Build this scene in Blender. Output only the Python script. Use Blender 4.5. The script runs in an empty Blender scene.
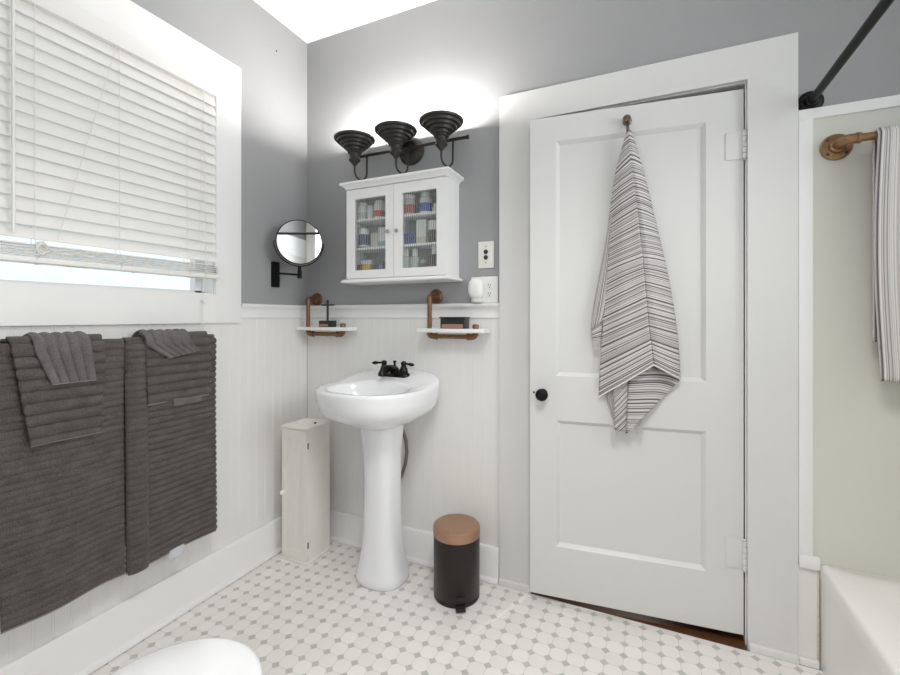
import bpy, bmesh, math, random
from mathutils import Vector, Matrix
random.seed(7)
SC = bpy.context.scene
COL = SC.collection
PI = math.pi

# ------------------------------------------------------------------ camera, world, lights, exposure
cam = bpy.data.cameras.new('camera')
cam.sensor_width = 36.0
cam.lens = 436.0 / 900.0 * 36.0
cam.shift_y = (317.0 - 337.5) / 900.0
cam.clip_start = 0.01
camo = bpy.data.objects.new('camera', cam)
COL.objects.link(camo)
camo.location = (0, 0, 1.2)
camo.rotation_euler = (PI / 2, 0, math.atan(198.0 / 436.0))
SC.camera = camo

SC.view_settings.view_transform = 'Standard'
SC.view_settings.look = 'None'
SC.view_settings.gamma = 1.0
SC.view_settings.exposure = 0.0
SC.view_settings.use_curve_mapping = False
SC.cycles.max_bounces = 14
SC.cycles.diffuse_bounces = 7
SC.cycles.glossy_bounces = 4
SC.cycles.transparent_max_bounces = 12
SC.cycles.sample_clamp_indirect = 6.0
SC.cycles.use_denoising = True

world = bpy.data.worlds.new('daylight')
SC.world = world
world.use_nodes = True
wn = world.node_tree.nodes
wn['Background'].inputs['Color'].default_value = (0.88, 0.95, 1.0, 1)
wn['Background'].inputs['Strength'].default_value = 1.25


def area_light(name, loc, rot, sx, sy, power, color, spread=180):
    l = bpy.data.lights.new(name, 'AREA')
    l.shape = 'RECTANGLE'
    l.size, l.size_y = sx, sy
    l.energy = power
    l.color = color
    l.spread = math.radians(spread)
    o = bpy.data.objects.new(name, l)
    COL.objects.link(o)
    o.location = loc
    o.rotation_euler = rot
    return o


# added fill light behind the camera, set at a made-up window
area_light('rear_fill_light', (0.0, -0.585, 1.55), (PI / 2, 0, 0), 1.5, 1.2, 3.5, (1.0, 0.98, 0.955))
# added fill light from the tub side, set at a made-up window
area_light('side_fill_light', (1.29, 0.95, 1.85), (0, -PI / 2, PI), 0.95, 1.05, 9.0, (0.97, 0.985, 1.0), 105)
# added fill light from above, set under a made-up ceiling lamp
area_light('ceiling_fill_light', (0.05, 0.25, 2.60), (0, 0, 0), 0.60, 0.60, 24.0, (1.0, 0.97, 0.93), 130)
# lamp in the hallway shining past the latch edge of the door that stands ajar
hl = bpy.data.lights.new('hall_lamp_light', 'SPOT')
hl.energy = 30.0
hl.shadow_soft_size = 0.045
hl.spot_size = math.radians(40)
hl.spot_blend = 0.6
hlo = bpy.data.objects.new('hall_lamp_light', hl)
COL.objects.link(hlo)
hlo.location = (0.02, 2.98, 1.35)
hlo.rotation_euler = Vector((-0.50, -1.16, -1.34)).to_track_quat('-Z', 'Y').to_euler()


# ------------------------------------------------------------------ materials
def mat(name, color, rough=0.5, metal=0.0, bump=None, var=None, coat=0.0, spec=0.5, sheen=0.0, emit=None):
    m = bpy.data.materials.new(name)
    m.use_nodes = True
    nt = m.node_tree
    b = nt.nodes['Principled BSDF']
    b.inputs['Base Color'].default_value = (*color, 1)
    b.inputs['Roughness'].default_value = rough
    b.inputs['Metallic'].default_value = metal
    b.inputs['Coat Weight'].default_value = coat
    b.inputs['Specular IOR Level'].default_value = spec
    if sheen:
        b.inputs['Sheen Weight'].default_value = sheen
        b.inputs['Sheen Roughness'].default_value = 0.6
    tc = nt.nodes.new('ShaderNodeTexCoord')
    if var:
        scale, amt = var
        n = nt.nodes.new('ShaderNodeTexNoise')
        n.inputs['Scale'].default_value = scale
        n.inputs['Detail'].default_value = 4
        nt.links.new(tc.outputs['Object'], n.inputs['Vector'])
        mx = nt.nodes.new('ShaderNodeMix')
        mx.data_type = 'RGBA'
        mx.inputs[6].default_value = (*[max(0, c * (1 - amt)) for c in color], 1)
        mx.inputs[7].default_value = (*[min(1, c * (1 + amt)) for c in color], 1)
        nt.links.new(n.outputs['Fac'], mx.inputs[0])
        nt.links.new(mx.outputs[2], b.inputs['Base Color'])
    if bump:
        scale, strength = bump
        n = nt.nodes.new('ShaderNodeTexNoise')
        n.inputs['Scale'].default_value = scale
        n.inputs['Detail'].default_value = 3
        nt.links.new(tc.outputs['Object'], n.inputs['Vector'])
        bp = nt.nodes.new('ShaderNodeBump')
        bp.inputs['Strength'].default_value = strength
        bp.inputs['Distance'].default_value = 0.004
        nt.links.new(n.outputs['Fac'], bp.inputs['Height'])
        nt.links.new(bp.outputs['Normal'], b.inputs['Normal'])
    if emit:
        b.inputs['Emission Color'].default_value = (*emit[0], 1)
        b.inputs['Emission Strength'].default_value = emit[1]
    return m


M = {}
M['gray_paint'] = mat('gray_paint', (0.325, 0.328, 0.334), 0.55, bump=(90, 0.06), var=(3, 0.03))
M['white_trim'] = mat('white_trim', (0.81, 0.808, 0.80), 0.38, bump=(25, 0.04))
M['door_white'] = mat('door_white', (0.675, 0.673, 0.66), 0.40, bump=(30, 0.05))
M['bead_white'] = mat('bead_white', (0.78, 0.775, 0.755), 0.42, bump=(30, 0.04))
M['ceiling_white'] = mat('ceiling_white', (0.84, 0.84, 0.845), 0.8, bump=(40, 0.05))
M['surround'] = mat('surround', (0.64, 0.64, 0.585), 0.32, bump=(20, 0.03))
M['tub'] = mat('tub', (0.80, 0.79, 0.765), 0.16, coat=0.3)
M['porcelain'] = mat('porcelain', (0.83, 0.84, 0.855), 0.10, coat=0.5)
M['cabinet_white'] = mat('cabinet_white', (0.84, 0.84, 0.84), 0.35)
M['cream_wood'] = mat('cream_wood', (0.79, 0.777, 0.735), 0.5, var=(12, 0.03))
M['black_metal'] = mat('black_metal', (0.006, 0.006, 0.006), 0.40, spec=0.18)
M['bronze'] = mat('bronze', (0.040, 0.037, 0.033), 0.42, metal=0.35, var=(30, 0.25))
M['faucet_bronze'] = mat('faucet_bronze', (0.020, 0.017, 0.015), 0.25, metal=0.7)
M['copper_pipe'] = mat('copper_pipe', (0.215, 0.112, 0.062), 0.36, metal=0.7, var=(45, 0.35))
M['brass_pipe'] = mat('brass_pipe', (0.30, 0.175, 0.092), 0.34, metal=0.75, var=(45, 0.3))
M['copper_lid'] = mat('copper_lid', (0.43, 0.265, 0.175), 0.36, metal=0.75, var=(6, 0.08))
M['bin_brown'] = mat('bin_brown', (0.017, 0.012, 0.0105), 0.36, metal=0.3)
M['hook_metal'] = mat('hook_metal', (0.16, 0.125, 0.10), 0.33, metal=0.8)
M['knob_steel'] = mat('knob_steel', (0.42, 0.40, 0.37), 0.3, metal=0.9)
M['mirror_glass'] = mat('mirror_glass', (0.92, 0.93, 0.93), 0.01, metal=1.0)
M['plastic_white'] = mat('plastic_white', (0.82, 0.82, 0.80), 0.35)
M['ivory_plate'] = mat('ivory_plate', (0.80, 0.79, 0.74), 0.35)
M['dark_slot'] = mat('dark_slot', (0.03, 0.03, 0.03), 0.5)
M['blind_white'] = mat('blind_white', (0.80, 0.79, 0.765), 0.40)
M['cord'] = mat('cord', (0.80, 0.78, 0.73), 0.8)
M['yellow_label'] = mat('yellow_label', (0.62, 0.62, 0.16), 0.5, var=(260, 0.6))
M['tassel_wood'] = mat('tassel_wood', (0.32, 0.20, 0.12), 0.5)
M['dark_wood'] = mat('dark_wood', (0.085, 0.035, 0.014), 0.4, var=(14, 0.5))
M['hall_wall'] = mat('hall_wall', (0.25, 0.22, 0.2), 0.8)
M['hose'] = mat('hose', (0.20, 0.18, 0.15), 0.4, metal=0.5)
M['frost'] = mat('frost', (0.74, 0.74, 0.70), 0.3)
M['cab_back'] = mat('cab_back', (0.24, 0.25, 0.245), 0.5)
M['bulb'] = mat('bulb', (1, 1, 1), 0.3, emit=((1.0, 0.965, 0.925), 300.0))
M['caulk'] = mat('caulk', (0.62, 0.55, 0.46), 0.6, var=(60, 0.3))
M['sticker_tag'] = mat('sticker_tag', (0.55, 0.58, 0.60), 0.35)
for nm, c in dict(white=(.80, .80, .79), red=(.50, .055, .045), navy=(.03, .045, .16), blue=(.03, .085, .42), beige=(.62, .56, .46),
                  yellow=(.75, .45, .03), purple=(.20, .03, .10), dark=(.045, .03, .025), brown=(.22, .09, .04), clear=(.50, .54, .52),
                  sky=(.25, .42, .62), black=(.015, .015, .015), pink=(.36, .19, .15), slate=(.08, .10, .16)).items():
    M['item_' + nm] = mat('item_' + nm, c, 0.35)


def glass_mat(name, tint, gloss, rough):
    m = bpy.data.materials.new(name)
    m.use_nodes = True
    nt = m.node_tree
    nt.nodes.remove(nt.nodes['Principled BSDF'])
    out = nt.nodes['Material Output']
    tr = nt.nodes.new('ShaderNodeBsdfTransparent')
    tr.inputs['Color'].default_value = (*tint, 1)
    gl = nt.nodes.new('ShaderNodeBsdfGlossy')
    gl.inputs['Roughness'].default_value = rough
    mx = nt.nodes.new('ShaderNodeMixShader')
    mx.inputs[0].default_value = gloss
    nt.links.new(tr.outputs[0], mx.inputs[1])
    nt.links.new(gl.outputs[0], mx.inputs[2])
    nt.links.new(mx.outputs[0], out.inputs['Surface'])
    return m


M['pane'] = glass_mat('pane', (0.97, 0.985, 0.99), 0.05, 0.02)
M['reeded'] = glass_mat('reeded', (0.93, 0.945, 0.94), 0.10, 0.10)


def math_node(nt, op, a, b=None, c=None):
    n = nt.nodes.new('ShaderNodeMath')
    n.operation = op
    for i, v in enumerate((a, b, c)):
        if v is None:
            continue
        if isinstance(v, (int, float)):
            n.inputs[i].default_value = v
        else:
            nt.links.new(v, n.inputs[i])
    return n.outputs[0]


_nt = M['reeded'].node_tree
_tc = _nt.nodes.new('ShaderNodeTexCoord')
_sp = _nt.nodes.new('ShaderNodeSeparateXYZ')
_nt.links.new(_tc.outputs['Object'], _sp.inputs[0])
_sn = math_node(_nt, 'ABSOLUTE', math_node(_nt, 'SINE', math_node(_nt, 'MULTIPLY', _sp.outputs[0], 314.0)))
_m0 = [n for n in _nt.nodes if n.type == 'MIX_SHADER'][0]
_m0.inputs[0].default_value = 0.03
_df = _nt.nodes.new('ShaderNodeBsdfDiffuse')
_df.inputs['Color'].default_value = (0.75, 0.77, 0.76, 1)  # whitish diffuse lines painted in for bright reflections along the glass ribs
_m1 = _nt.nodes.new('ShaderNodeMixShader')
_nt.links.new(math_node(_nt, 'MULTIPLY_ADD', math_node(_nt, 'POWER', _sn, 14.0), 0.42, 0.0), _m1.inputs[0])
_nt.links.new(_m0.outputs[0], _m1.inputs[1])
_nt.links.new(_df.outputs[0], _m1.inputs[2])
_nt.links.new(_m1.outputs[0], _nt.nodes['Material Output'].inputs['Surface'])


def floor_mat():
    m = bpy.data.materials.new('octagon_mosaic')
    m.use_nodes = True
    nt = m.node_tree
    b = nt.nodes['Principled BSDF']
    tc = nt.nodes.new('ShaderNodeTexCoord')
    sp = nt.nodes.new('ShaderNodeSeparateXYZ')
    nt.links.new(tc.outputs['Object'], sp.inputs[0])
    px, py = 0.0606, 0.0600
    x = math_node(nt, 'DIVIDE', math_node(nt, 'ADD', sp.outputs[0], 0.018 + 50.5 * px), px)
    y = math_node(nt, 'DIVIDE', math_node(nt, 'ADD', sp.outputs[1], -1.841 + 100.5 * py), py)
    fx = math_node(nt, 'ABSOLUTE', math_node(nt, 'SUBTRACT', math_node(nt, 'FRACT', x), 0.5))
    fy = math_node(nt, 'ABSOLUTE', math_node(nt, 'SUBTRACT', math_node(nt, 'FRACT', y), 0.5))
    d = math_node(nt, 'ADD', fx, fy)                      # 0 at dot centres
    dot = math_node(nt, 'LESS_THAN', d, 0.245)
    dotg = math_node(nt, 'LESS_THAN', d, 0.275)
    edge = math_node(nt, 'MAXIMUM', math_node(nt, 'LESS_THAN', fx, 0.018), math_node(nt, 'LESS_THAN', fy, 0.018))
    grout = math_node(nt, 'MAXIMUM', dotg, edge)
    # tile to tile tone
    cx = math_node(nt, 'FLOOR', math_node(nt, 'ADD', x, 0.5))
    cy = math_node(nt, 'FLOOR', math_node(nt, 'ADD', y, 0.5))
    cmb = nt.nodes.new('ShaderNodeCombineXYZ')
    nt.links.new(cx, cmb.inputs[0])
    nt.links.new(cy, cmb.inputs[1])
    wn_ = nt.nodes.new('ShaderNodeTexWhiteNoise')
    nt.links.new(cmb.outputs[0], wn_.inputs['Vector'])
    tile = nt.nodes.new('ShaderNodeMix')
    tile.data_type = 'RGBA'
    tile.inputs[6].default_value = (0.76, 0.73, 0.71, 1)
    tile.inputs[7].default_value = (0.82, 0.795, 0.775, 1)
    nt.links.new(wn_.outputs['Value'], tile.inputs[0])
    m1 = nt.nodes.new('ShaderNodeMix')
    m1.data_type = 'RGBA'
    m1.inputs[7].default_value = (0.62, 0.60, 0.57, 1)
    nt.links.new(grout, m1.inputs[0])
    nt.links.new(tile.outputs[2], m1.inputs[6])
    dc = nt.nodes.new('ShaderNodeMix')
    dc.data_type = 'RGBA'
    dc.inputs[6].default_value = (0.48, 0.47, 0.445, 1)
    dc.inputs[7].default_value = (0.54, 0.53, 0.50, 1)
    fl = nt.nodes.new('ShaderNodeCombineXYZ')
    nt.links.new(math_node(nt, 'FLOOR', x), fl.inputs[0])
    nt.links.new(math_node(nt, 'FLOOR', y), fl.inputs[1])
    wn2 = nt.nodes.new('ShaderNodeTexWhiteNoise')
    nt.links.new(fl.outputs[0], wn2.inputs['Vector'])
    nt.links.new(wn2.outputs['Value'], dc.inputs[0])
    m2 = nt.nodes.new('ShaderNodeMix')
    m2.data_type = 'RGBA'
    nt.links.new(dot, m2.inputs[0])
    nt.links.new(m1.outputs[2], m2.inputs[6])
    nt.links.new(dc.outputs[2], m2.inputs[7])
    nt.links.new(m2.outputs[2], b.inputs['Base Color'])
    b.inputs['Roughness'].default_value = 0.42
    bp = nt.nodes.new('ShaderNodeBump')
    bp.inputs['Strength'].default_value = 0.25
    bp.inputs['Distance'].default_value = 0.0015
    g2 = math_node(nt, 'SUBTRACT', 1.0, math_node(nt, 'SUBTRACT', grout, dot))
    nt.links.new(g2, bp.inputs['Height'])
    nt.links.new(bp.outputs['Normal'], b.inputs['Normal'])
    return m


M['floor'] = floor_mat()


def terry_mat(name, base, var):
    m = mat(name, base, 0.95, sheen=0.12, spec=0.1)
    nt = m.node_tree
    b = nt.nodes['Principled BSDF']
    tc = nt.nodes.new('ShaderNodeTexCoord')
    n1 = nt.nodes.new('ShaderNodeTexNoise')
    n1.inputs['Scale'].default_value = 300
    n1.inputs['Detail'].default_value = 3
    n2 = nt.nodes.new('ShaderNodeTexNoise')
    n2.inputs['Scale'].default_value = 26
    n2.inputs['Detail'].default_value = 4
    for n in (n1, n2):
        nt.links.new(tc.outputs['Object'], n.inputs['Vector'])
    f = math_node(nt, 'ADD', math_node(nt, 'MULTIPLY', n1.outputs['Fac'], 0.65), math_node(nt, 'MULTIPLY', n2.outputs['Fac'], 0.35))
    rp = nt.nodes.new('ShaderNodeValToRGB')
    rp.color_ramp.elements[0].position = 0.32
    rp.color_ramp.elements[0].color = (*[c * (1 - var) for c in base], 1)
    rp.color_ramp.elements[1].position = 0.68
    rp.color_ramp.elements[1].color = (*[c * (1 + var) for c in base], 1)
    nt.links.new(f, rp.inputs[0])
    nt.links.new(rp.outputs[0], b.inputs['Base Color'])
    bp = nt.nodes.new('ShaderNodeBump')
    bp.inputs['Strength'].default_value = 0.6
    bp.inputs['Distance'].default_value = 0.003
    nt.links.new(n1.outputs['Fac'], bp.inputs['Height'])
    nt.links.new(bp.outputs['Normal'], b.inputs['Normal'])
    return m


M['terry'] = terry_mat('terry', (0.090, 0.078, 0.073), 0.5)
M['terry_light'] = terry_mat('terry_light', (0.135, 0.122, 0.120), 0.4)
M['terry_hem'] = mat('terry_hem', (0.24, 0.22, 0.205), 0.9)


def stripe_mat(name, scale, lo, hi):
    """cream cotton with irregular dark woven lines that run along constant UV v (metres)"""
    m = mat(name, (0.6, 0.58, 0.55), 0.9, spec=0.1)
    nt = m.node_tree
    b = nt.nodes['Principled BSDF']
    uv = nt.nodes.new('ShaderNodeUVMap')
    sp = nt.nodes.new('ShaderNodeSeparateXYZ')
    nt.links.new(uv.outputs[0], sp.inputs[0])
    n = nt.nodes.new('ShaderNodeTexNoise')
    n.noise_dimensions = '1D'
    n.inputs['Scale'].default_value = scale
    n.inputs['Detail'].default_value = 1.2
    n.inputs['Roughness'].default_value = 0.55
    nt.links.new(sp.outputs[1], n.inputs['W'])
    rp = nt.nodes.new('ShaderNodeValToRGB')
    e = rp.color_ramp.elements
    e[0].position = lo
    e[0].color = (0.70, 0.68, 0.66, 1)
    e[1].position = hi
    e[1].color = (0.14, 0.132, 0.135, 1)
    nt.links.new(n.outputs['Fac'], rp.inputs[0])
    # fine weave lines
    s = math_node(nt, 'SINE', math_node(nt, 'MULTIPLY', sp.outputs[1], 1150.0))
    w = math_node(nt, 'MULTIPLY_ADD', s, 0.11, 0.89)
    mx = nt.nodes.new('ShaderNodeMix')
    mx.data_type = 'RGBA'
    mx.blend_type = 'MULTIPLY'
    mx.inputs[0].default_value = 1.0
    nt.links.new(rp.outputs[0], mx.inputs[6])
    cmb = nt.nodes.new('ShaderNodeCombineColor')
    for i in range(3):
        nt.links.new(w, cmb.inputs[i])
    nt.links.new(cmb.outputs[0], mx.inputs[7])
    nt.links.new(mx.outputs[2], b.inputs['Base Color'])
    bp = nt.nodes.new('ShaderNodeBump')
    bp.inputs['Strength'].default_value = 0.35
    bp.inputs['Distance'].default_value = 0.0012
    nt.links.new(s, bp.inputs['Height'])
    nt.links.new(bp.outputs['Normal'], b.inputs['Normal'])
    return m


M['stripes'] = stripe_mat('stripes', 150, 0.45, 0.60)
M['stripes_bar'] = stripe_mat('stripes_bar', 125, 0.46, 0.66)
M['cotton_fringe'] = mat('cotton_fringe', (0.55, 0.53, 0.51), 0.9)
M['cotton_hem'] = mat('cotton_hem', (0.72, 0.70, 0.66), 0.9)


# ------------------------------------------------------------------ mesh helpers
class MB:
    def __init__(self):
        self.bm = bmesh.new()
        self.uv = self.bm.loops.layers.uv.new('UVMap')

    def box(self, x0, x1, y0, y1, z0, z1, bevel=0.0, seg=2):
        r = bmesh.ops.create_cube(self.bm, size=1.0)
        vs = r['verts']
        for v in vs:
            v.co = Vector((x0 + (v.co.x + .5) * (x1 - x0), y0 + (v.co.y + .5) * (y1 - y0), z0 + (v.co.z + .5) * (z1 - z0)))
        if bevel:
            es = list({e for v in vs for e in v.link_edges})
            bmesh.ops.bevel(self.bm, geom=es, offset=bevel, segments=seg, profile=0.6, affect='EDGES')
        return self

    def rings(self, rings, cap0=True, cap1=True, closed=True):
        vr = [[self.bm.verts.new(p) for p in r] for r in rings]
        n = len(vr[0])
        for a, b in zip(vr[:-1], vr[1:]):
            for i in range(n if closed else n - 1):
                j = (i + 1) % n
                try:
                    self.bm.faces.new((a[i], a[j], b[j], b[i]))
                except ValueError:
                    pass
        if cap0:
            self.bm.faces.new(list(reversed(vr[0])))
        if cap1:
            self.bm.faces.new(vr[-1])
        return self

    def lathe(self, prof, c=(0, 0, 0), axis='z', seg=32, cap=True):
        """prof: list of (radius, height)"""
        rs = []
        for r, h in prof:
            ring = []
            for i in range(seg):
                a = 2 * PI * i / seg
                u, v = max(r, 1e-5) * math.cos(a), max(r, 1e-5) * math.sin(a)
                if axis == 'z':
                    p = (c[0] + u, c[1] + v, c[2] + h)
                elif axis == 'y':          # height towards the room (-y)
                    p = (c[0] + u, c[1] - h, c[2] + v)
                else:                      # 'x', height towards +x
                    p = (c[0] + h, c[1] + u, c[2] + v)
                ring.append(p)
            rs.append(ring)
        return self.rings(rs, cap, cap)

    def tube(self, pts, r, seg=12, cap=True, closed=False):
        pts = [Vector(p) for p in pts]
        n = len(pts)
        rad = r if isinstance(r, (list, tuple)) else [r] * n
        tang = []
        for i in range(n):
            if closed:
                t = pts[(i + 1) % n] - pts[i - 1]
            else:
                t = pts[min(i + 1, n - 1)] - pts[max(i - 1, 0)]
            tang.append(t.normalized())
        ref = Vector((0, 0, 1)) if abs(tang[0].z) < 0.9 else Vector((1, 0, 0))
        nrm = (ref - tang[0] * ref.dot(tang[0])).normalized()
        rs = []
        for i in range(n):
            nrm = (nrm - tang[i] * nrm.dot(tang[i])).normalized()
            bn = tang[i].cross(nrm)
            rs.append([pts[i] + rad[i] * (nrm * math.cos(2 * PI * k / seg) + bn * math.sin(2 * PI * k / seg)) for k in range(seg)])
        if closed:
            rs.append(rs[0])
            return self.rings(rs, False, False)
        return self.rings(rs, cap, cap)

    def prism(self, poly, lo, hi, axis='z'):
        """extrude a 2-D polygon; axis z: (x,y); axis y: (x,z); axis x: (y,z)"""
        def P(a, b, h):
            return {'z': (a, b, h), 'y': (a, h, b), 'x': (h, a, b)}[axis]
        return self.rings([[P(a, b, lo) for a, b in poly], [P(a, b, hi) for a, b in poly]])

    def sphere(self, c, r, seg=20, sq=1.0):
        prof = [(r * math.sin(PI * k / 12), -r * sq * math.cos(PI * k / 12)) for k in range(13)]
        return self.lathe(prof, c, 'z', seg, cap=False)

    def grid(self, fn, nu, nv, uvfn=None):
        vs = [[self.bm.verts.new(fn(i / nu, j / nv)) for i in range(nu + 1)] for j in range(nv + 1)]
        for j in range(nv):
            for i in range(nu):
                f = self.bm.faces.new((vs[j][i], vs[j][i + 1], vs[j + 1][i + 1], vs[j + 1][i]))
                if uvfn:
                    for l, (a, b) in zip(f.loops, ((i, j), (i + 1, j), (i + 1, j + 1), (i, j + 1))):
                        l[self.uv].uv = uvfn(a / nu, b / nv)
        return self

    def build(self, name, m, parent=None, sharp=38, solid=0.0, fix=True):
        bm = self.bm
        if fix and not solid:
            bmesh.ops.remove_doubles(bm, verts=bm.verts, dist=1e-6)
            bmesh.ops.recalc_face_normals(bm, faces=bm.faces)
        off = Vector((0, 0, 0))
        p = parent
        while p is not None:
            off += p.location
            p = p.parent
        for v in bm.verts:
            v.co -= off
        me = bpy.data.meshes.new(name)
        bm.to_mesh(me)
        bm.free()
        for p_ in me.polygons:
            p_.use_smooth = True
        me.set_sharp_from_angle(angle=math.radians(sharp))
        me.materials.append(M[m] if isinstance(m, str) else m)
        o = bpy.data.objects.new(name, me)
        COL.objects.link(o)
        if parent is not None:
            o.parent = parent
        if solid:
            s = o.modifiers.new('thickness', 'SOLIDIFY')
            s.thickness = solid
            s.offset = 0
        return o


def tag(o, label=None, cat=None, group=None, kind=None):
    if label:
        o['label'] = label
    if cat:
        o['category'] = cat
    if group:
        o['group'] = group
    if kind:
        o['kind'] = kind
    return o


def thing(name, label, cat, loc=(0, 0, 0), group=None):
    o = bpy.data.objects.new(name, None)
    COL.objects.link(o)
    o.location = loc
    o.empty_display_size = 0.05
    return tag(o, label, cat, group)


def struct(mb, name, m, label, cat, sharp=38):
    return tag(mb.build(name, m, None, sharp), label, cat, None, 'structure')


def copy_thing(src, loc):
    c = src.copy()
    COL.objects.link(c)
    c.location = loc
    for ch in src.children:
        d = ch.copy()
        COL.objects.link(d)
        d.parent = c
        for g in ch.children:
            e = g.copy()
            COL.objects.link(e)
            e.parent = d
    return c


def arc(c, r, a0, a1, n, plane):
    """points on an arc; plane gives the two unit axes"""
    u, v = Vector(plane[0]), Vector(plane[1])
    return [Vector(c) + r * (u * math.cos(a0 + (a1 - a0) * k / n) + v * math.sin(a0 + (a1 - a0) * k / n)) for k in range(n + 1)]


# ------------------------------------------------------------------ room shell
XL, XR, YB, YR, ZC = -1.745, 1.32, 1.90, -0.60, 2.737

struct(MB().box(XL - .14, XR + .1, YR - .1, 1.868, -0.05, 0.0), 'floor', 'floor', 'white octagon mosaic floor tiles with small grey dots', 'floor')
struct(MB().box(XL - .14, XR + .1, YR - .1, YB + .12, ZC, ZC + .08), 'ceiling', 'ceiling_white', 'plain white ceiling', 'ceiling')
# left wall with its window opening
OY0, OY1, OZ0, OZ1 = 0.40, 1.318, 1.300, 2.232
w = MB()
w.box(XL - .14, XL, YR - .1, OY0, -.05, ZC).box(XL - .14, XL, OY1, YB + .12, -.05, ZC)
w.box(XL - .14, XL, OY0, OY1, -.05, OZ0).box(XL - .14, XL, OY0, OY1, OZ1, ZC)
struct(w, 'wall_left', 'gray_paint', 'grey painted wall with the window and the charcoal towels', 'wall')
# back wall with the doorway
w = MB()
w.box(XL, -.474, YB, YB + .12, -.05, ZC).box(.328, XR + .1, YB, YB + .12, -.05, ZC).box(-.474, .328, YB, YB + .12, 2.062, ZC)
w.box(-.520, XR, YB - .006, YB, 2.19, ZC).box(.474, XR, YB - .006, YB, 1.918, 2.19)
struct(w, 'wall_back', 'gray_paint', 'grey painted wall behind the sink and the door', 'wall')
struct(MB().box(XR, XR + .1, YR - .1, .40, -.05, ZC).box(XR, XR + .1, 1.50, YB, -.05, ZC).box(XR, XR + .1, .40, 1.50, -.05, 1.35).box(XR, XR + .1, .40, 1.50, 2.35, ZC), 'wall_right', 'surround', 'pale wall beyond the bathtub', 'wall')
w = MB()
w.box(XL, -.76, YR - .1, YR, -.05, ZC).box(.76, XR, YR - .1, YR, -.05, ZC).box(-.76, .76, YR - .1, YR, -.05, .94).box(-.76, .76, YR - .1, YR, 2.16, ZC)
struct(w, 'wall_rear', 'gray_paint', 'grey painted wall behind the viewer', 'wall')


# beadboard wainscot, profile swept upwards
def beadboard(a0, a1, z0, z1, axis, face, back, pitch=0.050):
    prof = []
    a = a0
    while a < a1 - 1e-4:
        b = min(a + pitch, a1)
        prof += [(a, face + .0013 * back), (a + .0014, face), ]
        if b - a > .02:
            prof += [(b - .0100, face), (b - .0080, face + .0009 * back), (b - .0060, face)]
        prof += [(b - .0014, face), (b, face + .0013 * back)]
        a = b
    m = MB()
    pts = prof + [(a1, face + .007 * back), (a0, face + .007 * back)]
    if axis == 'y':     # left wall: runs along y, face is an x value
        m.prism([(f, a) for a, f in pts], z0, z1, 'z')
    else:               # back wall: runs along x, face is a y value
        m.prism([(a, f) for a, f in pts], z0, z1, 'z')
    return m


struct(beadboard(YR, YB - .007, 0.0, 1.20, 'y', XL + .007, -1), 'trim_1', 'bead_white', 'white beadboard panelling under the window wall', 'panelling', 20)
struct(beadboard(XL + .007, -.612, 0.0, 1.20, 'x', YB - .007, 1), 'trim_2', 'bead_white', 'white beadboard panelling behind the sink', 'panelling', 20)

# chair rails
RAIL = [(0, 1.192), (.010, 1.192), (.014, 1.198), (.012, 1.206), (.010, 1.216), (.010, 1.232), (.014, 1.240), (.022, 1.247), (.026, 1.254), (.025, 1.261), (.018, 1.264), (0, 1.264)]
m = MB().prism([(XL + .0005 + a, b) for a, b in RAIL], 1.449, YB - .001, 'y')
struct(m, 'trim_3', 'white_trim', 'white chair rail between the window and the corner', 'moulding')
m = MB().prism([(YB - .0005 - a, b) for a, b in RAIL], XL + .026, -.612, 'x')
struct(m, 'trim_4', 'white_trim', 'white chair rail above the beadboard behind the sink', 'moulding')


# baseboards with a bead on top and a shoe strip
def base_prof(h):
    return [(0, .0), (.020, .0), (.020, .003), (.034, .003), (.034, .012), (.030, .018), (.022, .022), (.020, .026), (.020, h - .022), (.016, h - .014), (.015, h - .006), (.010, h), (0, h)]


m = MB().prism([(XL + .0075 + a, b) for a, b in base_prof(.168)], YR, YB - .008, 'y')
struct(m, 'baseboard_left', 'white_trim', 'tall white baseboard below the charcoal towels', 'baseboard')
m = MB().prism([(YB - .0075 - a, b) for a, b in base_prof(.155)], XL + .044, -.612, 'x')
struct(m, 'baseboard_back', 'white_trim', 'tall white baseboard behind the sink and bin', 'baseboard')

# door casing (mitred) with shoe blocks
cx0, cx1, ox0, ox1, ct, ot = -.609, .475, -.464, .328, 2.189, 2.060
m = MB()
m.prism([(cx0, 0), (ox0, 0), (ox0, ot), (cx0, ct)], 1.878, 1.8995, 'y')
m.prism([(ox1, 0), (cx1, 0), (cx1, ct), (ox1, ot)], 1.878, 1.8995, 'y')
m.prism([(ox0, ot), (ox1, ot), (cx1, ct), (cx0, ct)], 1.878, 1.8995, 'y')
for a, b in ((cx0, ox0), (ox1 + .004, cx1)):
    m.prism([(1.878, .001), (1.866, .001), (1.866, .012), (1.870, .022), (1.878, .026)], a, b, 'x')
struct(m, 'trim_5', 'door_white', 'wide white casing around the door', 'door casing')
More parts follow.
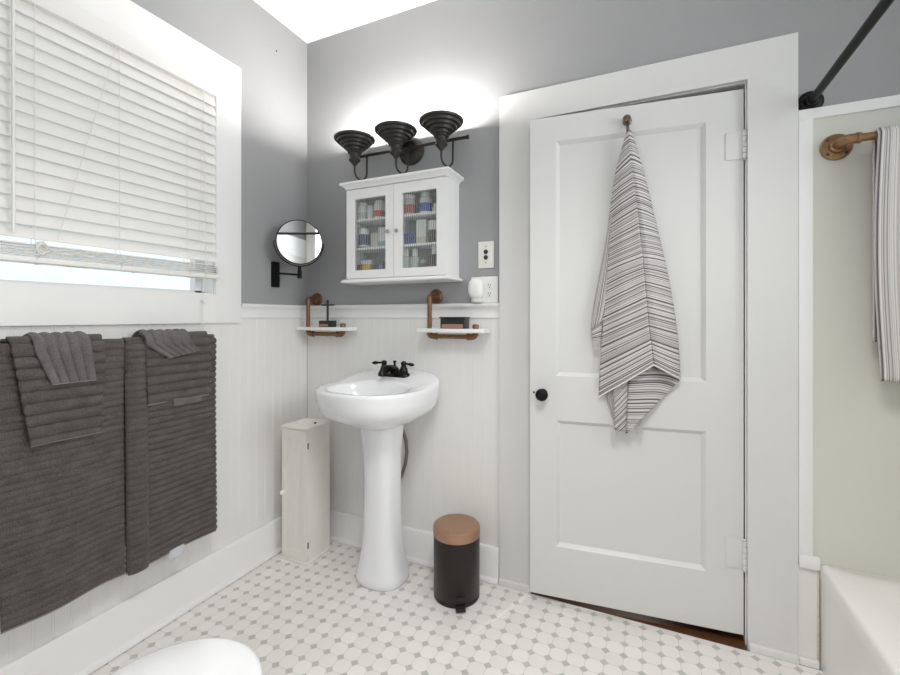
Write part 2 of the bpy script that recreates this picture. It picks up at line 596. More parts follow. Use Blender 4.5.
# jambs inside the doorway
m = MB().box(-.4735, -.4635, 1.8995, 2.02, 0, 2.058).box(.324, .3275, 1.8995, 2.02, 0, 2.058).box(-.4735, .3275, 1.8995, 2.02, 2.058, 2.0615)
struct(m, 'trim_6', 'white_trim', 'white door jamb', 'door jamb')
struct(MB().box(-.4630, .3235, 1.869, 2.02, -.05, .004), 'trim_7', 'dark_wood', 'dark wooden threshold under the door', 'threshold')
m = MB().box(-1.6, 1.5, 2.021, 3.4, -.05, -.002)
struct(m, 'floor_hall', 'dark_wood', 'dark wooden floor of the hall beyond the door', 'floor')
m = MB().box(-1.7, -1.6, 2.021, 3.4, -.05, 2.7).box(1.5, 1.6, 2.021, 3.4, -.05, 2.7).box(-1.7, 1.6, 3.4, 3.5, -.05, 2.7).box(-1.7, 1.6, 2.021, 3.5, 2.7, 2.78)
struct(m, 'wall_hall', 'hall_wall', 'walls of the hall beyond the door', 'wall')

# tub surround panel with its frame
struct(MB().box(.517, XR - .001, 1.8885, 1.8995, .30, 1.882), 'wall_surround', 'surround', 'pale smooth panel above the bathtub', 'wall panel')
m = MB()
m.box(.4765, .517, 1.880, 1.8995, .376, 1.882, .0015).box(.4765, XR - .001, 1.880, 1.8995, 1.882, 1.918, .0015).box(.4765, .5350, 1.872, 1.8995, .336, .3755, .002)
struct(m, 'trim_8', 'white_trim', 'white frame strips around the pale panel above the bathtub', 'moulding')
m = MB().box(.4765, .5355, 1.886, 1.8995, .0, .335).box(.4765, .531, 1.868, 1.8855, .0005, .022, .004)
struct(m, 'trim_9', 'bead_white', 'narrow cream filler strip between door casing and bathtub', 'moulding')

# end wall of the tub alcove, beside the viewer (seen in the round mirror)
struct(MB().box(.60, XR, .215, .295, -.05, ZC), 'wall_alcove', 'gray_paint', 'grey painted end wall of the tub alcove', 'wall')
m = MB().box(.60, XR - .001, .2952, .305, .36, 1.80)
struct(m, 'wall_surround_end', 'surround', 'pale panel on the end wall of the tub alcove', 'wall panel')
m = MB().box(.60, XR - .001, .2952, .309, 1.80, 1.99, .0015).box(.60, XR - .001, .2952, .316, 1.815, 1.828, .002).box(.60, XR - .001, .2952, .314, 1.85, 1.858, .002)
struct(m, 'trim_10', 'white_trim', 'wide white band along the top of the alcove panel', 'moulding')

# ------------------------------------------------------------------ window
win = struct(MB().box(XL, XL + .021, OY1, 1.447, 1.1735, 2.358, .002), 'window_1', 'white_trim', 'wide white framed window with a lowered blind', 'window')
m = MB().box(XL, XL + .021, .270, OY0, 1.1735, 2.358, .002).box(XL, XL + .021, OY0, OY1, OZ1, 2.358).box(XL, XL + .021, OY0, OY1, 1.1735, OZ0)
m.build('casing', 'white_trim', win)
m = MB().box(XL - .139, XL, OY0, OY0 + .004, OZ0, OZ1).box(XL - .139, XL, OY1 - .004, OY1, OZ0, OZ1)
m.box(XL - .139, XL, OY0, OY1, OZ1 - .004, OZ1).box(XL - .139, XL, OY0, OY1, OZ0, OZ0 + .004)
m.build('jamb', 'white_trim', win)
m = MB()
a0, a1 = OY0 + .004, OY1 - .004
m.box(XL - .105, XL - .072, a0, a0 + .030, OZ0 + .004, OZ1 - .004).box(XL - .105, XL - .072, a1 - .030, a1, OZ0 + .004, OZ1 - .004)
m.box(XL - .105, XL - .072, a0, a1, OZ0 + .004, OZ0 + .016).box(XL - .105, XL - .072, a0, a1, OZ1 - .05, OZ1 - .004).box(XL - .105, XL - .072, a0, a1, 1.75, 1.79)
sash = m.build('sash', 'white_trim', win)
MB().box(XL - .092, XL - .088, a0 + .03, a1 - .03, OZ0 + .016, OZ1 - .05).build('pane', 'pane', sash)

# venetian blind
BX = XL + .020
bl = thing('window_blind', 'white slatted blind lowered over the window', 'window blind', (BX, .86, 1.365))
b0, b1 = .412, 1.306
MB().box(BX - .030, BX + .020, b0, b1, 2.158, 2.222, .003).build('headrail', 'blind_white', bl)
TILT = math.radians(70)


def slat_mb(z, tilt, halfw=.0275, y0=b0, y1=b1):
    m = MB()
    prof = []
    for k in range(7):
        t = -1 + 2 * k / 6
        a = t * halfw
        cr = .0030 * (1 - t * t)
        # t=+1 is the room edge, tilted down
        prof.append((BX + a * math.cos(tilt) + cr * math.sin(tilt), z - a * math.sin(tilt) + cr * math.cos(tilt)))
    low = [(x - .0028 * math.sin(tilt), zz - .0028 * math.cos(tilt)) for x, zz in prof]
    poly = prof + low[::-1]
    m.rings([[(x, y0, zz) for x, zz in poly], [(x, y1, zz) for x, zz in poly]])
    return m


for k in range(17):
    z = 2.142 - k * .0425
    t = TILT - (.0 if k < 15 else (k - 14) * .13)
    slat_mb(z, t, y1=b1 + .004).build('slat', 'blind_white', bl)
for k in range(5):
    slat_mb(1.4235 - k * .0083, math.radians(4), halfw=.027, y1=1.316).build('slat', 'blind_white', bl)
br = MB().box(BX - .026, BX + .029, b0, 1.3165, 1.365, 1.3835, .004).build('bottom_rail', 'blind_white', bl)
for y in (.70, .98, 1.19):
    MB().lathe([(.0001, -.003), (.006, -.003), (.008, 0), (.008, .0008)], (BX + .003, y, 1.3647), 'z', 14).build('cord_plug', 'plastic_white', br)
MB().box(BX - .004, BX + .012, .755, .835, 1.3642, 1.3651).build('warning_label', 'yellow_label', br)
for y in (.69, .925, 1.175):
    m = MB()
    for dx in (-.010, .0145):
        m.tube([(BX + dx, y, 2.16), (BX + dx + .001, y, 1.80), (BX + dx + .003, y, 1.43), (BX + .0295, y, 1.41), (BX + .030, y, 1.375)], .0011, 6)
    m.build('ladder_cord', 'cord', bl)
xw = BX + .032
for y, n in ((.70, 7), (1.185, 4)):
    m = MB()
    for q in range(n):
        pts = []
        ph = random.uniform(0, 6)
        for k in range(13):
            a = ph + k * .75
            rr = random.uniform(.008, .020)
            pts.append((xw + .003 * math.sin(a * 1.7), y + rr * math.cos(a) * .9, 1.410 + rr * math.sin(a) * 1.25))
        m.tube(pts, .0010, 5)
    m.build('tangled_cord', 'cord', bl)
m = MB()
for q in range(3):
    m.tube([(xw + .001 * q, .72 + .04 * k, 1.413 - .012 * math.sin(k * (.9 + .2 * q) + q) - .002 * k) for k in range(7)], .0010, 5)
m.build('tangled_cord', 'cord', bl)
m = MB().tube([(BX + .018, .915, 2.155), (BX + .024, .84, 1.85), (BX + .028, .74, 1.44)], .0011, 6)
m.tube([(BX + .018, 1.245, 2.155), (BX + .026, 1.246, 1.7), (BX + .034, 1.244, 1.38), (BX + .020, 1.243, 1.32), (BX + .016, 1.243, 1.125)], .0015, 6)
m.tube([(BX + .018, 1.235, 2.155), (BX + .026, 1.225, 1.72), (BX + .030, 1.215, 1.50)], .0011, 6)
m.build('lift_cord', 'cord', bl)
MB().lathe([(.001, .012), (.004, .010), (.006, 0), (.0055, -.008), (.001, -.010)], (BX + .022, 1.243, 1.268), 'z', 12).build('cord_bead', 'cord', bl)
MB().tube([(BX + .030, .634, 2.14), (BX + .0330, .634, 1.450)], .0044, 10).build('tilt_wand', 'plastic_white', bl)

# made-up window behind the viewer, added around the rear fill light
m = MB().box(-.86, -.76, YR, YR + .012, .84, 2.26).box(.76, .86, YR, YR + .012, .84, 2.26).box(-.76, .76, YR, YR + .012, 2.16, 2.26).box(-.76, .76, YR, YR + .012, .84, .94)
w2 = struct(m, 'added_window_rear', 'white_trim', 'made-up white framed window behind the viewer, added for fill light', 'window')
MB().box(-.76, .76, YR - .06, YR - .056, .94, 2.16).build('pane', 'pane', w2)
m = MB().box(XR - .012, XR - .0005, .31, .40, 1.26, 2.44).box(XR - .012, XR - .0005, 1.50, 1.59, 1.26, 2.44).box(XR - .012, XR - .0005, .40, 1.50, 2.35, 2.44).box(XR - .012, XR - .0005, .40, 1.50, 1.26, 1.35)  # unseen window frame, added around the side fill light
w3 = struct(m, 'added_window_side', 'white_trim', 'made-up white framed window above the bathtub, added for fill light', 'window')
MB().box(XR + .050, XR + .054, .40, 1.50, 1.35, 2.35).build('pane', 'pane', w3)
# made-up lamp housing, added above the ceiling fill light and out of view
cl = thing('added_ceiling_lamp', 'made-up white square lamp on the ceiling, added for fill light', 'ceiling light', (.05, .25, 2.62))
MB().box(-.28, .38, -.08, .58, 2.61, 2.7365, .01).build('housing', 'plastic_white', cl)

# ------------------------------------------------------------------ door, standing slightly ajar
door = bpy.data.objects.new('door_1', None)
COL.objects.link(door)
DH = Vector((.319, 1.900, 0))
door.location = DH
door.rotation_euler = (0, 0, math.radians(5.5))
DM = Matrix.Translation(DH) @ Matrix.Rotation(math.radians(5.5), 4, 'Z')
tag(door, 'white two panel wooden door with a black knob, slightly ajar', 'door', None, 'structure')


def doorpart(mb, name, m, parent=door, sharp=38):
    """built in the door's own frame: x from the hinge (negative to the latch), y=0 front face, +y into the hall"""
    keep = parent
    o = mb.build(name, m, None, sharp)
    o.parent = keep
    return o


W = .778
m = MB()
z0, z1 = .034, 2.036
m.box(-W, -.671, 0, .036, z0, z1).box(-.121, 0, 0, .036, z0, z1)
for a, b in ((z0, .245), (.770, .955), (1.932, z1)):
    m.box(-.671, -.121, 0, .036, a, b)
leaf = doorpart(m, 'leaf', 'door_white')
for a, b in ((.245, .770), (.955, 1.932)):
    m = MB()
    # sloped moulding into a flat recessed panel
    o1 = [(-.671, a), (-.121, a), (-.121, b), (-.671, b)]
    def ins(d):
        return [(-.671 + d, a + d), (-.121 - d, a + d), (-.121 - d, b - d), (-.671 + d, b - d)]
    m.rings([[(x, 0.0, z) for x, z in o1], [(x, .004, z) for x, z in ins(.004)], [(x, .013, z) for x, z in ins(.014)], [(x, .014, z) for x, z in ins(.0145)]], cap0=False)
    m.rings([[(x, .036, z) for x, z in o1], [(x, .030, z) for x, z in ins(.01)]], cap0=False)
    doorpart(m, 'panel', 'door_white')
kn = MB().lathe([(.020, .0002), (.020, .004), (.011, .006), (.009, .018), (.012, .024), (.021, .029), (.0255, .037), (.0255, .044), (.020, .052), (.008, .056), (.0001, .0565)], (-.725, 0, .879), 'y', 28)
kb = doorpart(kn, 'door_handle', 'black_metal')
tag(kb, 'black round door knob')
doorpart(MB().lathe([(.0045, .0002), (.0045, .002), (.0001, .003)], (-.762, 0, .882), 'y', 12), 'key_hole', 'dark_slot')
for zc, hh in ((1.829, .050), (.330, .054)):
    h = MB().box(-.058, -.004, -.0038, .0, zc - hh, zc + hh, .001)
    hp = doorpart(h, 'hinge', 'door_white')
    b = MB()
    for k in range(5):
        za = zc - hh + k * hh * 2 / 5
        b.lathe([(.006, .0006), (.0075, .0015), (.0075, hh * 2 / 5 - .0015), (.006, hh * 2 / 5 - .0006)], (.0015, -.0075, za), 'z', 14)
    for zz in (zc + hh, zc - hh - .006):
        b.lathe([(.003, 0), (.006, .002), (.006, .004), (.003, .006)], (.0015, -.0075, zz), 'z', 12)
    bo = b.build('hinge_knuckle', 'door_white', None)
    bo.parent = hp
    for dz in (-.028, 0, .028):
        s = MB()
        s.lathe([(.004, 0), (.004, .0008), (.0001, .0016)], (-.034 + (.008 if dz == 0 else 0), -.0022, zc + dz), 'y', 12)
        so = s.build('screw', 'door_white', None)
        so.parent = hp

# coat hook screwed to the door
hk = MB()
hp0 = DM @ Vector((-.396, -.0002, 1.974))
hook = thing('coat_hook', 'small bronze coat hook near the top of the white door', 'hook', hp0)
MB().lathe([(.0175, 0), (.0175, .003), (.014, .006), (.009, .008), (.0085, .018), (.0125, .024), (.0150, .031), (.0125, .037), (.0001, .040)], hp0, 'y', 24).build('knob', 'hook_metal', hook)
MB().tube([hp0 + Vector((0, -.010, -.004)), hp0 + Vector((.001, -.014, -.020)), hp0 + Vector((.003, -.021, -.046)), hp0 + Vector((.004, -.032, -.058)), hp0 + Vector((.005, -.043, -.056)), hp0 + Vector((.005, -.047, -.046))],
          [.006, .0065, .006, .0055, .005, .005], 12).build('prong', 'hook_metal', hook)


# ------------------------------------------------------------------ striped towel hanging on the door hook
def interp(tab, v):
    n = len(tab) - 1
    k = min(int(v * n), n - 1)
    f = v * n - k
    # catmull-rom
    p0, p1, p2, p3 = tab[max(k - 1, 0)], tab[k], tab[k + 1], tab[min(k + 2, n)]
    return [0.5 * ((2 * b) + (-a + c) * f + (2 * a - 5 * b + 4 * c - d) * f * f + (-a + 3 * b - 3 * c + d) * f ** 3) for a, b, c, d in zip(p0, p1, p2, p3)]


CRE = [(-.067, 1.922), (-.053, 1.746), (-.036, 1.595), (-.021, 1.453), (-.010, 1.328), (.003, 1.170), (.020, 1.022)]
LEF = [(-.076, 1.918), (-.117, 1.763), (-.138, 1.614), (-.147, 1.487), (-.153, 1.336), (-.168, 1.108), (-.180, .881)]
RIG = [(-.058, 1.918), (-.014, 1.752), (.018, 1.602), (.045, 1.477), (.073, 1.330), (.099, 1.147), (.110, .969)]


def door_y(x):
    return 1.9 + (x - .319) * math.tan(math.radians(5.5))


tw = thing('striped_towel', 'cream and grey striped towel hanging from the hook on the white door', 'towel', (-.06, 1.83, .72))


def main_panel(side):
    tab = LEF if side < 0 else RIG

    def fn(u, v):
        c, e = interp(CRE, v), interp(tab, v)
        x = c[0] + (e[0] - c[0]) * u
        z = c[1] + (e[1] - c[1]) * u
        ramp = min(1.0, v * 3.2)
        yc = 1.815 - .020 * ramp
        ye = door_y(e[0]) - .020 - .012 * (1 - ramp)
        y = yc + (ye - yc) * (u ** 1.7)
        if side < 0:
            y += .006 * math.sin(u * 2.6 * PI + .4) * ramp * u
        else:
            y += .004 * math.sin(u * 2 * PI) * ramp
            y += .012 * max(0, .25 - u) / .25 * ramp
        return (x, y, z)

    KL = [(0.0,), (.047,), (.070,), (.090,), (.075,), (.020,), (.0,)] if side < 0 else [(0.0,), (.018,), (.030,), (.044,), (.029,), (.007,), (.0,)]

    def uvf(u, v):
        return (u * .2, v * .905 - interp(KL, v)[0] * u)
    return MB().grid(fn, 26, 60, uvf)


main_panel(-1).build('front_fold', 'stripes', tw, solid=.004)
main_panel(1).build('side_fold', 'stripes', tw, solid=.004)


def quad_panel(name, TL, TR, BR, BL, yl, yr, wave, nw, uvf, solid=.003):
    def fn(u, v):
        x = (TL[0] * (1 - u) + TR[0] * u) * (1 - v) + (BL[0] * (1 - u) + BR[0] * u) * v
        z = (TL[1] * (1 - u) + TR[1] * u) * (1 - v) + (BL[1] * (1 - u) + BR[1] * u) * v
        y = yl * (1 - u) + yr * u + wave * math.sin(u * nw * PI)
        return (x, y, z)
    return MB().grid(fn, 20, 24, uvf).build(name, 'stripes', tw, solid=solid)


# layers seen below the front folds
quad_panel('inner_fold', (-.176, .955), (-.120, .99), (-.118, .800), (-.122, .796), 1.8415, 1.838, -.003, 1, lambda u, v: (u, .3 + v * .16 + u * .085))
quad_panel('inner_fold', (-.124, .99), (-.062, 1.02), (-.079, .752), (-.119, .760), 1.824, 1.832, -.006, 1, lambda u, v: (u, 1.3 + v * .24 + u * .050))
quad_panel('inner_fold', (-.066, 1.02), (.109, .985), (.108, .958), (-.078, .745), 1.826, 1.853, -.012, 2, lambda u, v: (u, 2.25 + v * (.02 + .24 * (1 - u)) + .03 * math.sin(u * 2)))
# flap behind on the left
FL = [(-.125, 1.66), (-.150, 1.52), (-.172, 1.40), (-.190, 1.30), (-.202, 1.22), (-.209, 1.150)]
FR = [(-.120, 1.66), (-.135, 1.52), (-.140, 1.40), (-.148, 1.30), (-.155, 1.22), (-.165, 1.185)]


def flap(u, v):
    a, b = interp(FL, v), interp(FR, v)
    x = a[0] + (b[0] - a[0]) * u
    return (x, door_y(x) - .014 - .008 * math.sin(u * PI), a[1] + (b[1] - a[1]) * u)


MB().grid(flap, 12, 30, lambda u, v: (u, 3.1 + u * .09 + v * .03)).build('back_flap', 'stripes', tw, solid=.003)
quad_panel('back_flap', (-.208, 1.152), (-.166, 1.19), (-.172, 1.105), (-.205, 1.105), 1.838, 1.842, -.004, 1, lambda u, v: (u, 3.4 + v * .08))


def hem(pts, name='hem'):
    MB().tube(pts, .0032, 8).build(name, 'cotton_hem', tw)


def on_main(side, u, v, dy=-.003):
    tab = LEF if side < 0 else RIG
    c, e = interp(CRE, v), interp(tab, v)
    ye = door_y(e[0]) - .020
    y = 1.795 + (ye - 1.795) * (u ** 1.7) + (.006 * math.sin(u * 2.6 * PI + .4) * u if side < 0 else .004 * math.sin(u * 2 * PI))
    return (c[0] + (e[0] - c[0]) * u, y + dy, c[1] + (e[1] - c[1]) * u)


hem([on_main(-1, 1 - k / 12, 1.0) for k in range(12)] + [on_main(1, k / 12, 1.0) for k in range(13)])
# fringe threads
for cx_, zt, zb, n, y in ((-.119, .775, .722, 12, 1.828), (-.068, .757, .733, 10, 1.832), (-.030, .800, .742, 10, 1.842), (-.188, 1.108, 1.066, 10, 1.838)):
    f = MB()
    for k in range(n):
        dx = (k - n / 2) * .0026
        f.tube([(cx_ + dx, y, zt), (cx_ + dx * .9 + random.uniform(-.003, .003), y - .003, (zt + zb) / 2), (cx_ + dx * .8 + random.uniform(-.006, .006) + .004, y - .002, zb + random.uniform(-.006, .008))], .0012, 5)
    f.build('fringe', 'cotton_fringe', tw)

# ------------------------------------------------------------------ vanity light
SY, RZ = 1.770, 2.082
vl = thing('vanity_light', 'dark bronze three shade vanity light glowing above the white cabinet', 'wall light', (-1.06, YB, 2.02))
MB().lathe([(.070, .0005), (.070, .006), (.066, .012), (.060, .020), (.040, .027), (.022, .030), (.022, .062), (.014, .066), (.0001, .067)], (-1.071, YB, 2.024), 'y', 40).build('back_plate', 'bronze', vl)
MB().tube([(-1.352, 1.832, 2.016), (-.752, 1.832, 2.016)], .0075, 14).lathe([(.0001, 0), (.009, .001), (.0105, .006), (.0105, .012), (.006, .014)], (-.752, 1.832, 2.016), 'x', 16).build('cross_bar', 'bronze', vl)
for i in range(3):
    sx = -1.322 + i * .2375
    bx = sx + .030
    pts = [(bx, 1.832, 2.012), (bx, 1.830, 1.945)]
    for k in range(11):
        a = PI * k / 10
        q = (1 - math.cos(a)) / 2
        pts.append((bx + (sx - bx) * q, 1.830 + (SY - 1.830) * q, 1.925 - .040 * math.sin(a)))
    pts.append((sx, SY, 1.952))
    MB().tube(pts, .0048, 10).build('arm', 'bronze', vl)
    MB().lathe([(.0048, 1.948 - RZ), (.010, 1.952 - RZ), (.014, 1.960 - RZ), (.026, 1.970 - RZ), (.029, 1.976 - RZ), (.026, 1.981 - RZ), (.0245, 1.986 - RZ), (.0245, 2.004 - RZ), (.026, 2.007 - RZ), (.034, 2.010 - RZ), (.034, 2.017 - RZ), (.025, 2.020 - RZ), (.0001, 2.020 - RZ)],
               (sx, SY, RZ), 'z', 28).build('socket', 'bronze', vl)
    sh = [(.027, -.064), (.038, -.062), (.040, -.050), (.054, -.048), (.056, -.037), (.069, -.035), (.071, -.024), (.084, -.022), (.087, -.011), (.099, -.008), (.101, 0.0), (.097, .001)]
    inner = [(r - .004, h + .003) for r, h in sh[-2::-1]]
    MB().lathe(sh + inner + [(.020, -.057)], (sx, SY, RZ), 'z', 48).build('shade', 'bronze', vl, sharp=28)
    MB().lathe([(.012, -.060), (.012, -.045), (.020, -.034), (.027, -.020), (.029, -.006), (.025, .006), (.014, .014), (.0001, .016)], (sx, SY, RZ), 'z', 24).build('bulb', 'bulb', vl)

# ------------------------------------------------------------------ glass fronted wall cabinet
CX0, CX1, CYF, CZ0, CZ1 = -1.356, -.815, 1.750, 1.385, 1.826
cab = thing('wall_cabinet', 'white wall cabinet with two reeded glass doors full of toiletries', 'wall cabinet', (-1.085, YB, 1.36))
m = MB()
m.box(CX0, CX0 + .016, CYF + .019, YB - .0005, CZ0, CZ1).box(CX1 - .016, CX1, CYF + .019, YB - .0005, CZ0, CZ1)
m.box(CX0 + .016, CX1 - .016, CYF + .019, YB - .0005, CZ0, CZ0 + .020).box(CX0 + .016, CX1 - .016, CYF + .019, YB - .0005, CZ1 - .016, CZ1)
m.build('carcass', 'cabinet_white', cab)
MB().box(CX0 + .016, CX1 - .016, YB - .010, YB - .004, CZ0 + .02, CZ1 - .016).build('back_panel', 'cab_back', cab)
# crown and foot mouldings, mitred rings
def mould(prof, name):
    m = MB()
    rings = []
    for d, z in prof:
        rings.append([(CX0 - d, YB - .0005, z), (CX0 - d, CYF - d, z), (CX1 + d, CYF - d, z), (CX1 + d, YB - .0005, z)])
    m.rings(rings)
    m.build(name, 'cabinet_white', cab, sharp=20)
mould([(.000, CZ1), (.004, CZ1 + .001), (.006, CZ1 + .007), (.014, CZ1 + .014), (.019, CZ1 + .018), (.025, CZ1 + .020), (.025, CZ1 + .030), (.022, CZ1 + .032)], 'crown_moulding')
mould([(.004, CZ0), (.010, CZ0 - .002), (.017, CZ0 - .006), (.020, CZ0 - .009), (.020, CZ0 - .015), (.014, CZ0 - .018)], 'foot_moulding')
for z in (1.681, 1.541):
    MB().box(CX0 + .017, CX1 - .017, CYF + .024, YB - .011, z - .010, z).build('shelf', 'cabinet_white', cab)
MB().box(-1.089, -1.081, CYF + .022, YB - .011, CZ0 + .021, CZ1 - .017).build('divider', 'cabinet_white', cab)
for x0, x1, g0, g1, kx in ((CX0, -1.0862, -1.311, -1.130, -1.112), (-1.0842, CX1, -1.040, -.861, -1.063)):
    m = MB()
    gz0, gz1 = 1.427, 1.776
    za, zb = CZ0 + .003, CZ1 - .003
    m.box(x0, g0, CYF, CYF + .018, za, zb).box(g1, x1, CYF, CYF + .018, za, zb)
    m.box(g0, g1, CYF, CYF + .018, za, gz0).box(g0, g1, CYF, CYF + .018, gz1, zb)
    d = m.build('door', 'cabinet_white', cab)
    # reeded pane
    poly = []
    n = 18
    for k in range(n * 4 + 1):
        poly.append((g0 + (g1 - g0) * k / (n * 4), CYF + .009 - .0016 * abs(math.sin(PI * k / 4))))
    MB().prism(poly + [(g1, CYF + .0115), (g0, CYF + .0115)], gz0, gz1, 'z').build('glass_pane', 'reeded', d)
    MB().lathe([(.004, .0), (.004, .008), (.0085, .011), (.010, .015), (.0075, .019), (.0001, .020)], (kx, CYF, 1.601), 'y', 18).build('knob', 'knob_steel', d)


def bottle(name, label, x, z, r, h, body, cap, cap_h=.012, neck=.75, y=1.815, labelc=None, cat='bottle'):
    x -= .018
    r *= 1.12
    k_ = 1.38 if z < 1.5 else 1.10
    h, cap_h = h * k_, cap_h * k_
    t = thing(name, label, cat, (x, y, z), 'toiletries in the glass cabinet')
    z += .0004
    hb = h - cap_h
    MB().lathe([(r * .92, 0), (r, .003), (r, hb * .86), (r * .9, hb * .94), (r * neck, hb)], (x, y, z), 'z', 20).build('body', body, t)
    MB().lathe([(r * neck * 1.08, hb), (r * neck * 1.08, h - .002), (r * neck * .95, h)], (x, y, z), 'z', 18).build('cap', cap, t)
    if labelc:
        MB().lathe([(r * 1.012, hb * .12), (r * 1.02, hb * .13), (r * 1.02, hb * labelc[1]), (r * 1.012, hb * labelc[1] + .001)], (x, y, z), 'z', 20).build('paper_label', labelc[0], t)
    return t


def carton(name, label, x0, x1, z, h, body, y=1.80, d=.035, stripe=None, cat='box'):
    x0, x1 = x0 - .015, x1 - .012
    if z < 1.5 and h > .03:
        h *= 1.4
    elif z > 1.5:
        h *= 1.1
    t = thing(name, label, cat, ((x0 + x1) / 2, y, z), 'toiletries in the glass cabinet')
    z += .0004
    MB().box(x0, x1, y, y + d, z, z + h, .0012).build('carton', body, t)
    if stripe:
        MB().box(x0 + .0005, x1 - .0005, y - .0008, y + .001, z + h * stripe[1], z + h * stripe[2]).build('printed_band', stripe[0], t)
    return t


S1, S2, S3 = 1.681, 1.541, CZ0 + .020
# left door, top shelf
bottle('pill_bottle', 'wide white bottle at the left on the top shelf behind the left glass door', -1.287, S1, .024, .082, 'item_white', 'item_white', labelc=('item_clear', .5))
bottle('pill_bottle', 'small slim white bottle in the middle of the top shelf behind the left glass door', -1.239, S1, .016, .066, 'item_white', 'item_white')
bottle('pill_bottle', 'white bottle with a red label on the top shelf behind the left glass door', -1.187, S1, .026, .082, 'item_white', 'item_white', labelc=('item_red', .5))
# left door, middle shelf
bottle('pill_bottle', 'navy bottle with a big white cap on the middle shelf behind the left glass door', -1.279, S2, .025, .090, 'item_navy', 'item_white', cap_h=.026, neck=.86, labelc=('item_white', .22))
carton('carton', 'beige carton on the middle shelf behind the left glass door', -1.232, -1.194, S2, .066, 'item_beige')
carton('carton', 'taller white carton with a blue foot on the middle shelf behind the left glass door', -1.188, -1.150, S2, .088, 'item_white', stripe=('item_sky', .0, .3))
# left door, bottom shelf
carton('carton', 'dark red carton at the bottom left behind the left glass door', -1.316, -1.287, S3, .040, 'item_purple')
y_ = carton('carton', 'yellow carton at the bottom of the left glass door', -1.284, -1.240, S3, .040, 'item_yellow', stripe=('item_red', .0, .25))
carton('carton', 'flat white carton lying on top of the yellow carton', -1.292, -1.232, S3 + .0568, .020, 'item_white')
bottle('jar', 'small dark slate jar at the bottom right behind the left glass door', -1.172, S3, .022, .048, 'item_slate', 'item_slate', cat='jar')
# right door, top shelf
bottle('jar', 'clear jar of red contents on the top shelf behind the right glass door', -1.018, S1, .026, .090, 'item_clear', 'item_white', cap_h=.018, neck=.9, labelc=('item_red', .62), cat='jar')
bottle('pill_bottle', 'white bottle with a blue label on the top shelf behind the right glass door', -.930, S1, .027, .092, 'item_white', 'item_white', cap_h=.02, labelc=('item_blue', .6))
bottle('jar', 'low white jar at the right end of the top shelf behind the right glass door', -.876, S1, .017, .040, 'item_white', 'item_white', cat='jar')
# right door, middle shelf
carton('carton', 'low bright blue packet on the middle shelf behind the right glass door', -1.046, -.988, S2, .050, 'item_blue', stripe=('item_navy', .4, .7))
carton('carton', 'tall white carton on the middle shelf behind the right glass door', -.976, -.930, S2, .105, 'item_white', stripe=('item_beige', .0, .3))
bottle('bottle', 'dark brown bottle with a white label on the middle shelf behind the right door', -.884, S2, .026, .095, 'item_dark', 'item_white', cap_h=.040, neck=.95)
# right door, bottom shelf
bottle('bottle', 'clear bottle with a white cap at the left of the bottom right shelf', -1.035, S3, .020, .088, 'item_clear', 'item_white', cap_h=.026, neck=.5)
bottle('bottle', 'clear bottle with white cap, second from left on the bottom right shelf', -.988, S3, .021, .086, 'item_clear', 'item_white', cap_h=.026, neck=.5)
bottle('jar', 'squat amber jar in the middle of the bottom right shelf', -.945, S3, .018, .046, 'item_brown', 'item_clear', cat='jar')
bottle('bottle', 'dark bottle with tall white cap at the right end of the bottom right shelf', -.882, S3, .022, .094, 'item_dark', 'item_white', cap_h=.032, neck=.55, labelc=('item_brown', .4))

# ------------------------------------------------------------------ swivel mirror on the left wall
mr = thing('swivel_mirror', 'round black framed swivel mirror on an arm by the corner', 'mirror', (XL, 1.660, 1.417))
MB().box(XL + .0005, XL + .022, 1.640, 1.680, 1.352, 1.482, .004).build('wall_bracket', 'black_metal', mr)
MB().tube([(XL + .020, 1.662, 1.424), (-1.590, 1.680, 1.411)], .0052, 12).build('arm', 'black_metal', mr)
MB().lathe([(.0001, -.022), (.011, -.020), (.011, .018), (.009, .022), (.008, .040), (.0001, .042)], (-1.592, 1.680, 1.414), 'z', 18).build('swivel_joint', 'black_metal', mr)
MC = Vector((-1.598, 1.684, 1.576))
RM = .111
nrm = Vector((.804, -.595, -.02)).normalized()
hx_ = Vector((0, 0, 1)).cross(nrm).normalized()
hz_ = nrm.cross(hx_).normalized()


def disc_rings(prof):
    return [[MC + nrm * h + r * (hx_ * math.cos(2 * PI * k / 56) + hz_ * math.sin(2 * PI * k / 56)) for k in range(56)] for r, h in prof]


yoke = [MC + (RM + .009) * (hx_ * math.cos(a) + hz_ * math.sin(a)) for a in [PI + PI * k / 30 for k in range(31)]]
MB().tube(yoke, .0028, 10).build('yoke', 'black_metal', mr)
MB().rings(disc_rings([(RM - .0035, .008), (RM - .001, .0095), (RM + .001, .006), (RM + .001, -.004), (RM - .004, -.010), (.02, -.012)]), cap0=False).build('frame', 'black_metal', mr)
MB().rings(disc_rings([(RM - .0032, .0075), (RM * .75, .0074), (RM * .5, .00735), (RM * .25, .0073), (.002, .0073)]), cap0=False).build('mirror_glass', 'mirror_glass', mr)


